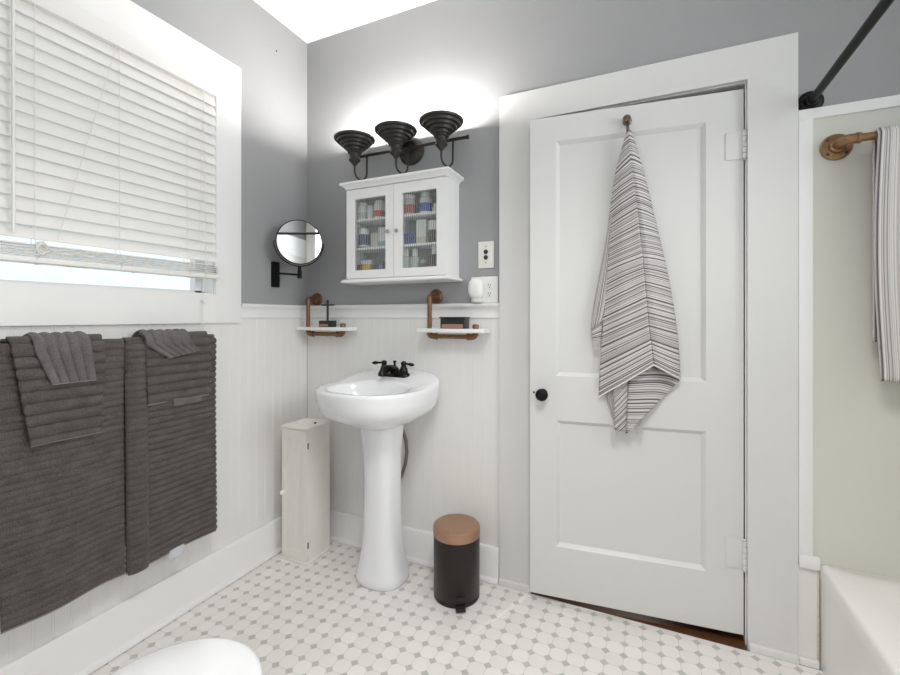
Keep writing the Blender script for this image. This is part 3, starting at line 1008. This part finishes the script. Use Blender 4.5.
# ------------------------------------------------------------------ pipe shelves
def pipe_shelf(xf, label):
    """xf: centre of the wall flange"""
    zt, zb, yp_ = 1.298, 1.110, 1.828
    t = thing('pipe_shelf', label, 'shelf', (xf, YB, zb), 'pipe shelves beside the sink')
    r = .0105
    fl = MB().lathe([(.036, .0005), (.036, .005), (.034, .007), (.020, .009), (.0175, .022), (.015, .024)], (xf, YB, zt), 'y', 30)
    fl = fl.build('wall_flange', 'copper_pipe', t)
    for a in (45, 135, 225, 315):
        s = MB()
        s.lathe([(.004, .0), (.004, .002), (.0001, .003)], (xf + .027 * math.cos(math.radians(a)), YB - .0062, zt + .027 * math.sin(math.radians(a))), 'y', 10)
        s.build('screw', 'dark_slot', fl)
    MB().tube([(xf, YB - .020, zt), (xf, yp_ + .014, zt)] + arc((xf, yp_ + .014, zt - .014), .014, PI / 2, PI, 6, ((0, 1, 0), (0, 0, 1)))[1:] + [(xf, yp_, zt - .030)], [.0135] * 9, 16).build('upper_elbow', 'copper_pipe', t)
    MB().tube([(xf, yp_, zt - .012), (xf, yp_, zb + .022)], r, 16).build('upright_pipe', 'copper_pipe', t)
    xe = xf + .232
    MB().tube([(xf, yp_, zb + .036), (xf, yp_, zb + .018)] + arc((xf + .018, yp_, zb + .018), .018, PI, 1.5 * PI, 6, ((1, 0, 0), (0, 0, 1)))[1:] + [(xf + .034, yp_, zb)], .0138, 16).tube([(xf + .030, yp_, zb), (xf + .040, yp_, zb)], .0155, 16).build('lower_elbow', 'copper_pipe', t)
    MB().tube([(xf + .036, yp_, zb), (xe - .036, yp_, zb)], r, 16).build('cross_pipe', 'copper_pipe', t)
    MB().tube([(xe - .034, yp_, zb)] + arc((xe - .018, yp_, zb + .018), .018, 1.5 * PI, 2 * PI, 6, ((1, 0, 0), (0, 0, 1))) + [(xe, yp_, zb + .026)], .0138, 16).tube([(xe - .040, yp_, zb), (xe - .030, yp_, zb)], .0155, 16).build('lower_elbow', 'copper_pipe', t)
    MB().lathe([(.012, 1.1475 - zb), (.0145, 1.149 - zb), (.0145, 1.162 - zb), (.011, 1.167 - zb), (.0001, 1.168 - zb)], (xe, yp_, zb), 'z', 18).build('end_cap', 'copper_pipe', t)
    bo = MB().box(xf - .048, xf + .285, 1.792, 1.878, 1.129, 1.147, .0015).build('shelf_board', 'plastic_white', t)
    return t


pipe_shelf(-1.672, 'copper pipe shelf with a white board left of the sink, in the corner')
pipe_shelf(-.936, 'copper pipe shelf with a white board right of the sink, by the door')
SB = 1.1474
t = thing('ring_stand', 'black tee bar stand on a dark square dish on the left pipe shelf', 'stand', (-1.547, 1.835, SB))
MB().box(-1.578, -1.512, 1.804, 1.866, SB, SB + .034, .002).build('dish', 'item_black', t)
tag(MB().box(-1.573, -1.517, 1.8025, 1.8042, SB + .003, SB + .016).build('copper_band', 'item_pink', t), 'pinkish copper band')
MB().tube([(-1.545, 1.835, SB + .030), (-1.545, 1.835, SB + .134)], .0058, 12).build('post', 'item_black', t)
MB().tube([(-1.585, 1.835, SB + .116), (-1.502, 1.835, SB + .116)], .0042, 10).build('cross_bar', 'item_black', t)
MB().sphere((-1.545, 1.835, SB + .136), .008, 14).build('finial', 'item_black', t)
t = thing('storage_box', 'low black lidded box with a copper band on the right pipe shelf', 'box', (-.805, 1.832, SB))
MB().box(-.868, -.748, 1.803, 1.862, SB, SB + .046, .003).build('body', 'item_black', t)
tag(MB().box(-.860, -.756, 1.8015, 1.8032, SB + .002, SB + .020).build('copper_band', 'item_pink', t), 'pinkish copper band')
MB().box(-.872, -.744, 1.799, 1.866, SB + .0462, SB + .053, .002).build('lid', 'item_black', t)

t = tag(MB().lathe([(.0022, .0003), (.0022, .002), (.0045, .0025), (.0045, .0035), (.0001, .004)], (XL, 1.675, 2.570), 'x', 12).build('nail', 'dark_slot'), 'tiny dark nail in the grey wall near the ceiling corner', 'nail')

# ------------------------------------------------------------------ wall plates
t = thing('light_switch', 'ivory switch plate with two round push buttons by the door', 'light switch', (-.679, YB, 1.486))
MB().box(-.7165, -.6415, YB - .006, YB - .0003, 1.425, 1.548, .0025).build('cover_plate', 'ivory_plate', t)
for z in (1.500, 1.474):
    MB().lathe([(.0105, 0), (.0105, .002), (.0078, .004), (.0065, .008), (.0001, .009)], (-.679, YB - .006, z), 'y', 18).build('push_button', 'dark_slot', t)
for z in (1.525, 1.449):
    s = MB()
    s.lathe([(.003, 0), (.003, .0008), (.0001, .001)], (-.679, YB - .006, z), 'y', 10)
    s.build('screw', 'knob_steel', t)
t = thing('wall_outlet', 'white double gang socket plate under the switch beside the door', 'outlet', (-.690, YB, 1.326))
MB().box(-.752, -.622, YB - .006, YB - .0003, 1.2655, 1.386, .0025).build('cover_plate', 'plastic_white', t)
for z in (1.346, 1.306):
    so = MB().box(-.676, -.644, YB - .0085, YB - .006, z - .014, z + .014, .003).build('socket', 'plastic_white', t)
    MB().box(-.6675, -.665, YB - .0088, YB - .008, z - .003, z + .007).box(-.656, -.6535, YB - .0088, YB - .008, z - .003, z + .006).lathe([(.0025, 0), (.0025, .0004)], (-.6605, YB - .0085, z - .009), 'y', 10).build('slot', 'dark_slot', so)
t = thing('plug_in_freshener', 'rounded white plug-in unit in the socket beside the door', 'air freshener', (-.722, YB - .03, 1.316))
mm = MB()
rs = []
for h, s_ in ((.0085, .80), (.014, .94), (.030, 1.0), (.044, .93), (.052, .75), (.056, .4)):
    rs.append([(-.718 + s_ * .036 * math.copysign(abs(math.cos(a)) ** .8, math.cos(a)), YB - h, 1.330 + s_ * .050 * math.copysign(abs(math.sin(a)) ** .8, math.sin(a))) for a in [2 * PI * k / 36 for k in range(36)]])
mm.rings(rs).build('housing', 'plastic_white', t)
MB().box(-.728, -.692, YB - .044, YB - .010, 1.266, 1.290, .006).build('refill', 'frost', t)

# ------------------------------------------------------------------ pedestal sink
SX = -1.129
snk = thing('pedestal_sink', 'white porcelain pedestal sink with a black faucet', 'sink', (SX, 1.72, 0))
NA = 72


def outl(s, z, yc=1.70, a=.256, bf=.285, shift=0.0, raise_=1.0, nb=4.2):
    out = []
    for k in range(NA):
        t = 2 * PI * k / NA
        ct, st = math.cos(t), math.sin(t)
        if st <= 0:
            n = 2.35
            x = a * math.copysign(abs(ct) ** (2 / n), ct)
            y = -bf * abs(st) ** (2 / n)
        else:
            x = a * math.copysign(abs(ct) ** (2 / nb), ct)
            y = (1.8935 - yc) * abs(st) ** (2 / nb)
        X, Y = SX + x * s, yc + shift + y * s
        Y = min(Y, 1.8935)
        q = min(1, max(0, (Y - 1.66) / .23))
        Z = z + raise_ * .056 * q * q * (3 - 2 * q) * (1 - .62 * abs((X - SX) / a) ** 3)
        out.append((X, Y, Z))
    return out


def bowl(s, z, lift=0.0):
    out = []
    for k in range(NA):
        t = 2 * PI * k / NA
        ct, st = math.cos(t), math.sin(t)
        n = 2.3
        X = SX + .190 * s * math.copysign(abs(ct) ** (2 / n), ct)
        Y = 1.602 + .138 * s * math.copysign(abs(st) ** (2 / n), st)
        q = min(1, max(0, (Y - 1.66) / .23)) * lift
        out.append((X, Y, z + .056 * q * q * (3 - 2 * q)))
    return out


def lerp_ring(A, B, f):
    return [tuple(a + (b - a) * f for a, b in zip(p, q)) for p, q in zip(A, B)]


rim = outl(.955, .8855)
bw = bowl(1.0, .883, 1)
rs = [outl(.40, .702, 1.70, raise_=0, shift=.01, nb=2.6), outl(.52, .718, shift=.006, raise_=0, nb=2.9), outl(.72, .741, raise_=0, shift=.004, nb=3.4), outl(.90, .777, raise_=0, nb=4.4), outl(.965, .800, raise_=.2), outl(.99, .830, raise_=.6), outl(1.0, .858), outl(1.002, .870), outl(.998, .879), outl(.986, .8845),
      rim, lerp_ring(rim, bw, .5), lerp_ring(rim, bw, .88), bw, bowl(.965, .876, 1), bowl(.92, .858, .6), bowl(.84, .825), bowl(.70, .790), bowl(.48, .768), bowl(.2, .760), bowl(.06, .758)]
MB().rings(rs).build('basin', 'porcelain', snk, sharp=60)


def ped(rx, ry, z, yc, fl=1.0):
    out = []
    for k in range(48):
        t = 2 * PI * k / 48
        n = 2.5
        ct, st = math.cos(t), math.sin(t)
        out.append((SX + .013 + rx * math.copysign(abs(ct) ** (2 / n), ct), yc + ry * math.copysign(abs(st) ** (2 / n), st), z))
    return out


prof = [(.114, .103, 0.0, 1.706), (.118, .107, .006, 1.706), (.118, .107, .030, 1.706), (.114, .103, .044, 1.706), (.107, .095, .080, 1.706), (.096, .088, .130, 1.706), (.087, .084, .20, 1.707), (.081, .082, .30, 1.707), (.079, .081, .42, 1.706), (.080, .083, .54, 1.704), (.087, .088, .63, 1.702), (.095, .095, .700, 1.70), (.096, .097, .712, 1.70)]
MB().rings([ped(*p) for p in prof]).build('pedestal', 'porcelain', snk, sharp=60)
MB().tube([(-1.105, 1.800, .73), (-1.092, 1.838, .66), (-1.077, 1.850, .60), (-1.074, 1.854, .54), (-1.083, 1.856, .48), (-1.105, 1.858, .42), (-1.135, 1.862, .36), (-1.150, 1.880, .32), (-1.150, 1.8925, .31)], .0085, 10).build('supply_hose', 'hose', snk)
MB().box(-.955, -.936, 1.875, 1.893, .775, .788, .002).build('wall_clip', 'dark_slot', snk)
# faucet
fz = .9165
fc = -1.122
fau = MB()
fp = []
for k in range(40):
    t = 2 * PI * k / 40
    fp.append((fc + (.060 * (1 if math.cos(t) > 0 else -1) if abs(math.cos(t)) > 1e-6 else 0) + .026 * math.cos(t), 1.812 + .026 * math.sin(t)))
fau.rings([[(x, y, fz - .012) for x, y in fp], [(x, y, fz + .008) for x, y in fp], [(fc + (x - fc) * .95, 1.812 + (y - 1.812) * .85, fz + .014) for x, y in fp]])
fo = fau.build('faucet', 'faucet_bronze', snk)
tag(fo, 'black two handle faucet')
for s_ in (-1, 1):
    hx = fc + s_ * .055
    MB().lathe([(.021, .010), (.0215, .020), (.019, .034), (.014, .044), (.012, .050), (.013, .056), (.0145, .062), (.012, .068), (.005, .072), (.0001, .0725)], (hx, 1.812, fz), 'z', 22).build('handle_body', 'faucet_bronze', fo)
    MB().tube([(hx, 1.812, fz + .060), (hx + s_ * .020, 1.808, fz + .060), (hx + s_ * .034, 1.806, fz + .059), (hx + s_ * .046, 1.804, fz + .058), (hx + s_ * .058, 1.802, fz + .057), (hx + s_ * .064, 1.801, fz + .057)], [.006, .0048, .006, .009, .0065, .002], 12).build('lever', 'faucet_bronze', fo)
MB().lathe([(.023, .008), (.024, .020), (.020, .034), (.012, .042), (.006, .046), (.005, .058), (.006, .062), (.0085, .066), (.0085, .071), (.0001, .073)], (fc, 1.820, fz), 'z', 22).build('lift_rod', 'faucet_bronze', fo)
MB().tube([(fc, 1.818, fz + .022), (fc, 1.790, fz + .036), (fc, 1.755, fz + .042), (fc, 1.722, fz + .036), (fc, 1.706, fz + .022), (fc, 1.702, fz + .008)], [.019, .018, .016, .0155, .0155, .0145], 16).build('spout', 'faucet_bronze', fo)

# ------------------------------------------------------------------ toilet paper cabinet
TX0, TX1, TY0, TY1 = -1.660, -1.502, 1.640, 1.800
tp = thing('paper_storage_cabinet', 'narrow cream wooden toilet paper cabinet in the corner beside the sink', 'cabinet', ((TX0 + TX1) / 2, 1.72, 0))
MB().box(TX0 - .008, TX1 + .010, TY0 - .016, TY1 + .004, 0.0, .012, .003).build('base_plate', 'cream_wood', tp)
m = MB().box(TX0, TX0 + .01, TY0, TY1, .012, .649).box(TX1 - .01, TX1, TY0, TY1, .012, .649).box(TX0 + .01, TX1 - .01, TY1 - .01, TY1, .012, .649).box(TX0 + .01, TX1 - .01, TY0 + .001, TY1 - .01, .012, .022)
m.build('carcass', 'cream_wood', tp)
m = MB().box(TX0 - .004, TX1 + .006, TY0 - .014, TY1 + .003, .6495, .662, .003)
top = m.build('top_board', 'cream_wood', tp)
m = MB()
za, zb = .014, .647
fx0, fx1 = TX0 + .001, TX1 - .001
m.box(fx0, fx0 + .032, TY0 - .010, TY0 - .001, za, zb).box(fx1 - .032, fx1, TY0 - .010, TY0 - .001, za, zb)
m.box(fx0 + .032, fx1 - .032, TY0 - .010, TY0 - .001, za, za + .045).box(fx0 + .032, fx1 - .032, TY0 - .010, TY0 - .001, zb - .045, zb)
dr = m.build('door', 'cream_wood', tp)
poly = []
for k in range(5):
    a = fx0 + .032 + (fx1 - fx0 - .064) * k / 5
    b = fx0 + .032 + (fx1 - fx0 - .064) * (k + 1) / 5
    poly += [(a, TY0 - .0035), (a + .002, TY0 - .0055), (b - .002, TY0 - .0055), (b, TY0 - .0035)]
MB().prism(poly + [(fx1 - .032, TY0 - .0015), (fx0 + .032, TY0 - .0015)], za + .045, zb - .045, 'z').build('bead_panel', 'cream_wood', dr, sharp=20)
MB().lathe([(.005, 0), (.005, .008), (.011, .013), (.012, .018), (.008, .023), (.0001, .024)], (fx0 + .016, TY0 - .010, .335), 'y', 16).build('knob', 'plastic_white', dr)
for z in (.572, .090):
    MB().box(TX1 - .003, TX1 + .0012, TY0 - .001, TY0 + .005, z - .015, z + .015, .001).build('hinge', 'black_metal', tp)
# oval paper slot on top with tissue tucked in
ov = [((TX0 + TX1) / 2 - .020 + .040 * math.cos(2 * PI * k / 32), 1.725 + .050 * math.sin(2 * PI * k / 32)) for k in range(32)]
MB().rings([[(x, y, .6622) for x, y in ov], [(x, y, .667) for x, y in ov], [((TX0 + TX1) / 2 - .02 + (x - (TX0 + TX1) / 2 + .02) * .7, 1.725 + (y - 1.725) * .7, .668) for x, y in ov], [((TX0 + TX1) / 2 - .02 + (x - (TX0 + TX1) / 2 + .02) * .5, 1.725 + (y - 1.725) * .5, .6645) for x, y in ov]]).build('slot_ring', 'plastic_white', top)
MB().lathe([(.006, .6621), (.006, .667), (.0001, .669)], (TX1 - .030, 1.725, 0), 'z', 12).build('latch', 'black_metal', top)

# ------------------------------------------------------------------ pedal bin
bc = (-.755, 1.732, 0)
pb = thing('pedal_bin', 'dark brown round pedal bin with a copper lid on the floor by the door', 'bin', bc)
MB().lathe([(.093, .0005), (.099, .002), (.099, .014), (.096, .015), (.0001, .015)], bc, 'z', 48).build('base_ring', 'item_black', pb)
MB().lathe([(.0975, .0152), (.0995, .018), (.0995, .260), (.093, .262)], bc, 'z', 56).build('body', 'bin_brown', pb)
MB().lathe([(.0998, .2622), (.1012, .264), (.1012, .294), (.0995, .301), (.095, .3045), (.070, .3055), (.0001, .306)], bc, 'z', 56).build('lid', 'copper_lid', pb)
fd = Vector((.52, -.85, 0)).normalized()
sd = Vector((-fd.y, fd.x, 0))
def pbp(f_, s_, z):
    p = Vector(bc) + fd * f_ + sd * s_
    return (p.x, p.y, z)
m = MB()
m.rings([[pbp(f_, s_, z) for s_, z in ((-.020, .010), (.020, .010), (.020, .016), (-.020, .016))] for f_ in (.095, .121)])
m.rings([[pbp(f_, s_, z) for s_, z in ((-.020, z0_), (.020, z0_), (.020, z0_ + .004), (-.020, z0_ + .004))] for f_, z0_ in ((.112, .013), (.130, .006))])
m.build('pedal', 'item_black', pb)
m = MB().rings([[pbp(f_, s_, z) for s_, z in ((-.019, .020), (.019, .020), (.019, .048), (-.019, .048))] for f_ in (.094, .1005)])
m.build('pedal_slot', 'item_black', pb)

# ------------------------------------------------------------------ charcoal towels on the copper rail
RX, RZ2 = -1.668, 1.101
rail = thing('towel_rail', 'copper pipe towel rail on the wall below the window', 'towel rail', (XL, .9, RZ2))
MB().tube([(RX, .42, RZ2), (RX, 1.222, RZ2)], .0105, 16).build('bar', 'copper_pipe', rail)
for y, s_ in ((1.236, 1), (.406, -1)):
    MB().lathe([(.034, .0075), (.034, .012), (.018, .015), (.016, .030), (.013, .031)], (XL, y, RZ2), 'x', 28).build('wall_flange', 'copper_pipe', rail)
    MB().tube([(XL + .028, y, RZ2), (RX - .014, y, RZ2)] + arc((RX - .014, y - s_ * .014, RZ2), .014, PI / 2, 0, 6, ((1, 0, 0), (0, s_, 0)))[1:] + [(RX, y - s_ * .022, RZ2)], .0135, 16).build('elbow', 'copper_pipe', rail)


def drape(name, label, y0, y1, r, zf, zb, amp, pitch, m, wav=.004, ph=0.0, skew=0.0, taper=0.0, vertical=False, nu=40, res=.0026, thick=.006, scallop=.0, flare=0.0, group='charcoal towels on the copper rail', hemr=.004, zf_tilt=0.0):
    """cloth hung over the rail: back tail, over the bar, front tail.  skew moves the hem along y, taper narrows it"""
    t = thing(name, label, 'towel', (RX, (y0 + y1) / 2, zf), group)
    Lb, Lf = RZ2 - zb, RZ2 - zf
    La = PI * r
    L = Lb + La + Lf
    nv = int(L / res)

    def fn(u, v):
        s = v * L
        if s < Lb:
            cx_, cz, nx, nz = RX - r, zb + s, -1, 0
            fr = 0
        elif s < Lb + La:
            a = PI - (s - Lb) / r
            cx_, cz, nx, nz = RX + r * math.cos(a), RZ2 + r * math.sin(a), math.cos(a), math.sin(a)
            fr = 0
        else:
            d = s - Lb - La
            fr = d / Lf
            zz = d * (1 + zf_tilt * (u - .5))
            cx_, cz, nx, nz = RX + r, RZ2 - zz, 1, 0
        if vertical:
            q = abs(math.sin(PI * u * (y1 - y0) / pitch + ph))
        else:
            q = abs(math.sin(PI * s / pitch + ph))
        rib = amp * (q ** .9)
        w = wav * math.sin(u * 7.0 + ph * 2 + s * 3) * min(1, max(0, s - Lb - La) * 4 + .15)
        off = rib + (w + flare * fr * u if s > Lb else 0)
        uu = u - .5
        yy = (y0 + y1) / 2 + uu * (y1 - y0) * (1 - taper * fr) + skew * fr + (scallop * q * 2 * uu if not vertical else 0)
        if s < Lb:
            off = rib * .4
        return (cx_ + nx * off, yy, cz + nz * off)
    MB().grid(fn, nu, nv).build('cloth', m, t, sharp=80, solid=thick)
    if hemr:
        pts = []
        for k in range(25):
            p = Vector(fn(k / 24, 1.0))
            pts.append((p.x - .001, p.y, p.z))
        MB().tube(pts, hemr, 8).build('hem', 'terry_hem' if vertical or amp > .004 else m, t)
    return t


drape('bath_towel', 'large charcoal ribbed bath towel, the left one of the two on the rail', .570, .906, .018, .312, .42, .0044, .0215, 'terry', wav=.009, ph=.4, thick=.007, scallop=.0015, skew=.014, taper=.06)
b2 = drape('bath_towel', 'charcoal ribbed bath towel at the right end of the rail, with a folded left edge', .914, 1.252, .018, .310, .40, .0066, .0235, 'terry', wav=.005, ph=.9, thick=.008, scallop=.003)
# the folded strip along its left edge
def strip(u, v):
    s = v * .80
    z = RZ2 + .002 - s
    q = abs(math.sin(PI * s / .0235))
    a = PI * u
    return (RX + .024 + (.012 + .0065 * q) * math.sin(a), .909 + .031 * (1 - math.cos(a)) + .010 * v + .003 * q * (-1 if u < .5 else 1) * abs(math.cos(a)), z)
MB().grid(strip, 18, 220).build('folded_edge', 'terry', b2, sharp=80, solid=.006)
MB().box(RX + .022, RX + .024, 1.060, 1.118, .285, .318).build('care_tag', 'sticker_tag', b2)
drape('hand_towel', 'folded charcoal ribbed hand towel hung over the left bath towel', .612, .832, .029, .826, .90, .0115, .0345, 'terry', wav=.003, ph=.2, skew=.016, taper=.22, thick=.008, scallop=.006)
h2 = drape('hand_towel', 'folded charcoal ribbed hand towel hung over the right bath towel', .968, 1.208, .029, .884, .95, .0110, .0330, 'terry', wav=.003, ph=.5, skew=.008, taper=.02, thick=.008, scallop=.006)
MB().box(RX + .034, RX + .037, 1.068, 1.185, .862, .892, .001).build('under_layer', 'terry_light', h2)
drape('washcloth', 'small grey washcloth folded over the left hand towel', .655, .795, .041, 1.000, 1.02, .0095, .0290, 'terry_light', wav=.003, ph=.3, skew=.026, taper=.20, vertical=True, thick=.007, hemr=.0045)
wc = drape('washcloth', 'small grey washcloth folded over the right hand towel', .965, 1.128, .041, 1.060, 1.05, .0095, .0310, 'terry_light', wav=.003, ph=.3, skew=.055, taper=.26, vertical=True, thick=.007, hemr=.0045, zf_tilt=-.5)

# ------------------------------------------------------------------ right side: curtain rod, towel bar, bathtub
rod = thing('shower_rod', 'black shower curtain rod fixed to the wall above the bathtub', 'shower rod', (.508, YB, 1.944))
MB().lathe([(.038, .0065), (.038, .011), (.034, .015), (.022, .018), (.019, .030), (.016, .032)], (.512, YB, 1.944), 'y', 32).build('wall_flange', 'black_metal', rod)
MB().tube([(.512, YB - .028, 1.944), (.512, YR + .03, 1.944)], .0127, 18).build('tube', 'black_metal', rod)
MB().lathe([(.038, .0005), (.034, .006), (.016, .012), (.016, .034)], (.512, YR, 1.944), 'y', 32).build('end_flange', 'black_metal', rod)
rod.children[-1].scale = (1, 1, 1)
tb = thing('towel_bar', 'brass pipe towel bar on the pale panel above the bathtub', 'towel rail', (.58, YB, 1.775))
BZ, BY = 1.775, 1.816
FY = 1.8882
MB().lathe([(.044, .0003), (.044, .006), (.041, .009), (.024, .011), (.022, .022), (.018, .024)], (.580, FY, BZ), 'y', 36).build('wall_flange', 'brass_pipe', tb)
for a in (45, 135, 225, 315):
    s = MB()
    s.lathe([(.0055, 0), (.0055, .0015), (.0001, .0025)], (.580 + .033 * math.cos(math.radians(a)), FY - .0085, BZ + .033 * math.sin(math.radians(a))), 'y', 12)
    s.build('screw', 'dark_slot', tb)
MB().tube([(.580, FY - .018, BZ), (.580, BY + .018, BZ)] + arc((.598, BY + .018, BZ), .018, PI, 1.5 * PI, 7, ((1, 0, 0), (0, 1, 0)))[1:] + [(.614, BY, BZ)], .0155, 18).tube([(.610, BY, BZ), (.620, BY, BZ)], .0175, 18).build('elbow', 'brass_pipe', tb)
MB().tube([(.616, BY, BZ), (1.14, BY, BZ)], .0125, 18).build('bar', 'brass_pipe', tb)
MB().tube([(1.136, BY, BZ)] + arc((1.154, BY + .018, BZ), .018, 1.5 * PI, 2 * PI, 7, ((1, 0, 0), (0, 1, 0))) + [(1.172, FY - .018, BZ)], .0155, 18).build('elbow', 'brass_pipe', tb)
MB().lathe([(.044, .0003), (.044, .006), (.041, .009), (.024, .011), (.022, .022), (.018, .024)], (1.172, FY, BZ), 'y', 36).build('wall_flange', 'brass_pipe', tb)

ht = thing('striped_hand_towel', 'grey and cream striped towel folded over the brass bar by the bathtub', 'towel', (.80, BY, 1.0))


def barcloth(u, v):
    r, zf, zb = .0185, 1.000, 1.12
    Lb, Lf, La = BZ - zb, BZ - zf, PI * r
    L = Lb + La + Lf
    s = v * L
    x = .657 + .36 * u
    if s < Lb:
        return (x, BY + r, zb + s)
    if s < Lb + La:
        a = (s - Lb) / r
        return (x, BY + r * math.cos(a), BZ + r * math.sin(a))
    d = s - Lb - La
    fr = d / Lf
    bul = math.sin(PI * min(1, fr * 1.05))
    return (x - .014 * bul * (1 - u) + .004 * fr, BY - r - .006 * bul - .006 * math.sin(u * 16) * fr, BZ - d)


MB().grid(barcloth, 60, 90, lambda u, v: (v, 5 + u * .36)).build('cloth', 'stripes_bar', ht, sharp=80, solid=.010)

tub = thing('bathtub', 'white bathtub along the right wall', 'bathtub', (.93, 1.1, 0))


def trect(x0, x1, y0, y1, z, r, n=8):
    out = []
    for cx_, cy_, a0 in ((x1 - r, y1 - r, 0), (x0 + r, y1 - r, PI / 2), (x0 + r, y0 + r, PI), (x1 - r, y0 + r, 1.5 * PI)):
        for k in range(n + 1):
            a = a0 + PI / 2 * k / n
            out.append((cx_ + r * math.cos(a), cy_ + r * math.sin(a), z))
    return out


tx0, tx1, ty0, ty1 = .5356, XR - .003, .303, 1.8875
rs = [trect(tx0 + .002, tx1, ty0, ty1, 0.0005, .004), trect(tx0 + .001, tx1, ty0, ty1, .30, .004), trect(tx0, tx1, ty0, ty1, .340, .005), trect(tx0 + .004, tx1 - .003, ty0 + .004, ty1, .351, .008), trect(tx0 + .012, tx1 - .01, ty0 + .012, ty1 - .006, .3555, .012),
      trect(tx0 + .118, tx1 - .06, ty0 + .10, ty1 - .11, .3545, .16), trect(tx0 + .128, tx1 - .068, ty0 + .11, ty1 - .12, .350, .16), trect(tx0 + .138, tx1 - .074, ty0 + .12, ty1 - .13, .335, .16),
      trect(tx0 + .13, tx1 - .09, ty0 + .17, ty1 - .17, .15, .15), trect(tx0 + .17, tx1 - .13, ty0 + .24, ty1 - .22, .075, .12), trect(tx0 + .25, tx1 - .22, ty0 + .35, ty1 - .32, .062, .08)]
MB().rings(rs).build('shell', 'tub', tub, sharp=50)
MB().box(.5285, .5352, 1.8835, 1.8862, .024, .334, .0008).build('caulk_line', 'caulk', tub)

# ------------------------------------------------------------------ toilet in the foreground
tl = thing('toilet', 'white toilet with a closed lid at the bottom edge of the view', 'toilet', (-.885, .35, 0))
TCX = -.885


def egg(s, z, y0=.30, yt=.745, hw=.182, dx=0):
    out = []
    yc = .545
    for k in range(56):
        a = 2 * PI * k / 56
        c_, s_ = math.cos(a), math.sin(a)
        x = hw * c_
        if s_ > 0:
            y = (yt - yc) * s_
        else:
            y = (yc - y0) * -(abs(s_) ** .75)
            x = hw * math.copysign(abs(c_) ** .8, c_) * (1 - .08 * abs(s_))
        out.append((TCX + dx + x * s, yc - .03 * (1 - s) * 0 + y * s, z))
    return out


MB().rings([egg(.97, .405), egg(1.0, .408), egg(1.0, .418), egg(.985, .424), egg(.93, .428), egg(.5, .432), egg(.1, .433)]).build('lid', 'porcelain', tl, sharp=60)
MB().rings([egg(.96, .384), egg(.995, .387), egg(.995, .400), egg(.97, .4045)]).build('seat', 'porcelain', tl, sharp=60)
def bowlr(s, z, sh=0.0, t_=1.0):
    return [(x, y + sh, zz) for x, y, zz in egg(s, z)]
MB().rings([bowlr(.62, 0, -.12), bowlr(.62, .02, -.12), bowlr(.50, .10, -.12), bowlr(.52, .20, -.10), bowlr(.76, .30, -.05), bowlr(.92, .36, -.015), bowlr(.94, .3835, -.012)]).build('bowl', 'porcelain', tl, sharp=60)
MB().box(TCX - .205, TCX + .205, .015, .205, .385, .735, .02, 3).build('tank', 'porcelain', tl)
MB().box(TCX - .215, TCX + .215, .008, .212, .736, .770, .008, 3).build('tank_lid', 'porcelain', tl)
MB().box(TCX - .12, TCX + .12, .09, .40, .30, .3842, .02).build('tank_shelf', 'porcelain', tl)
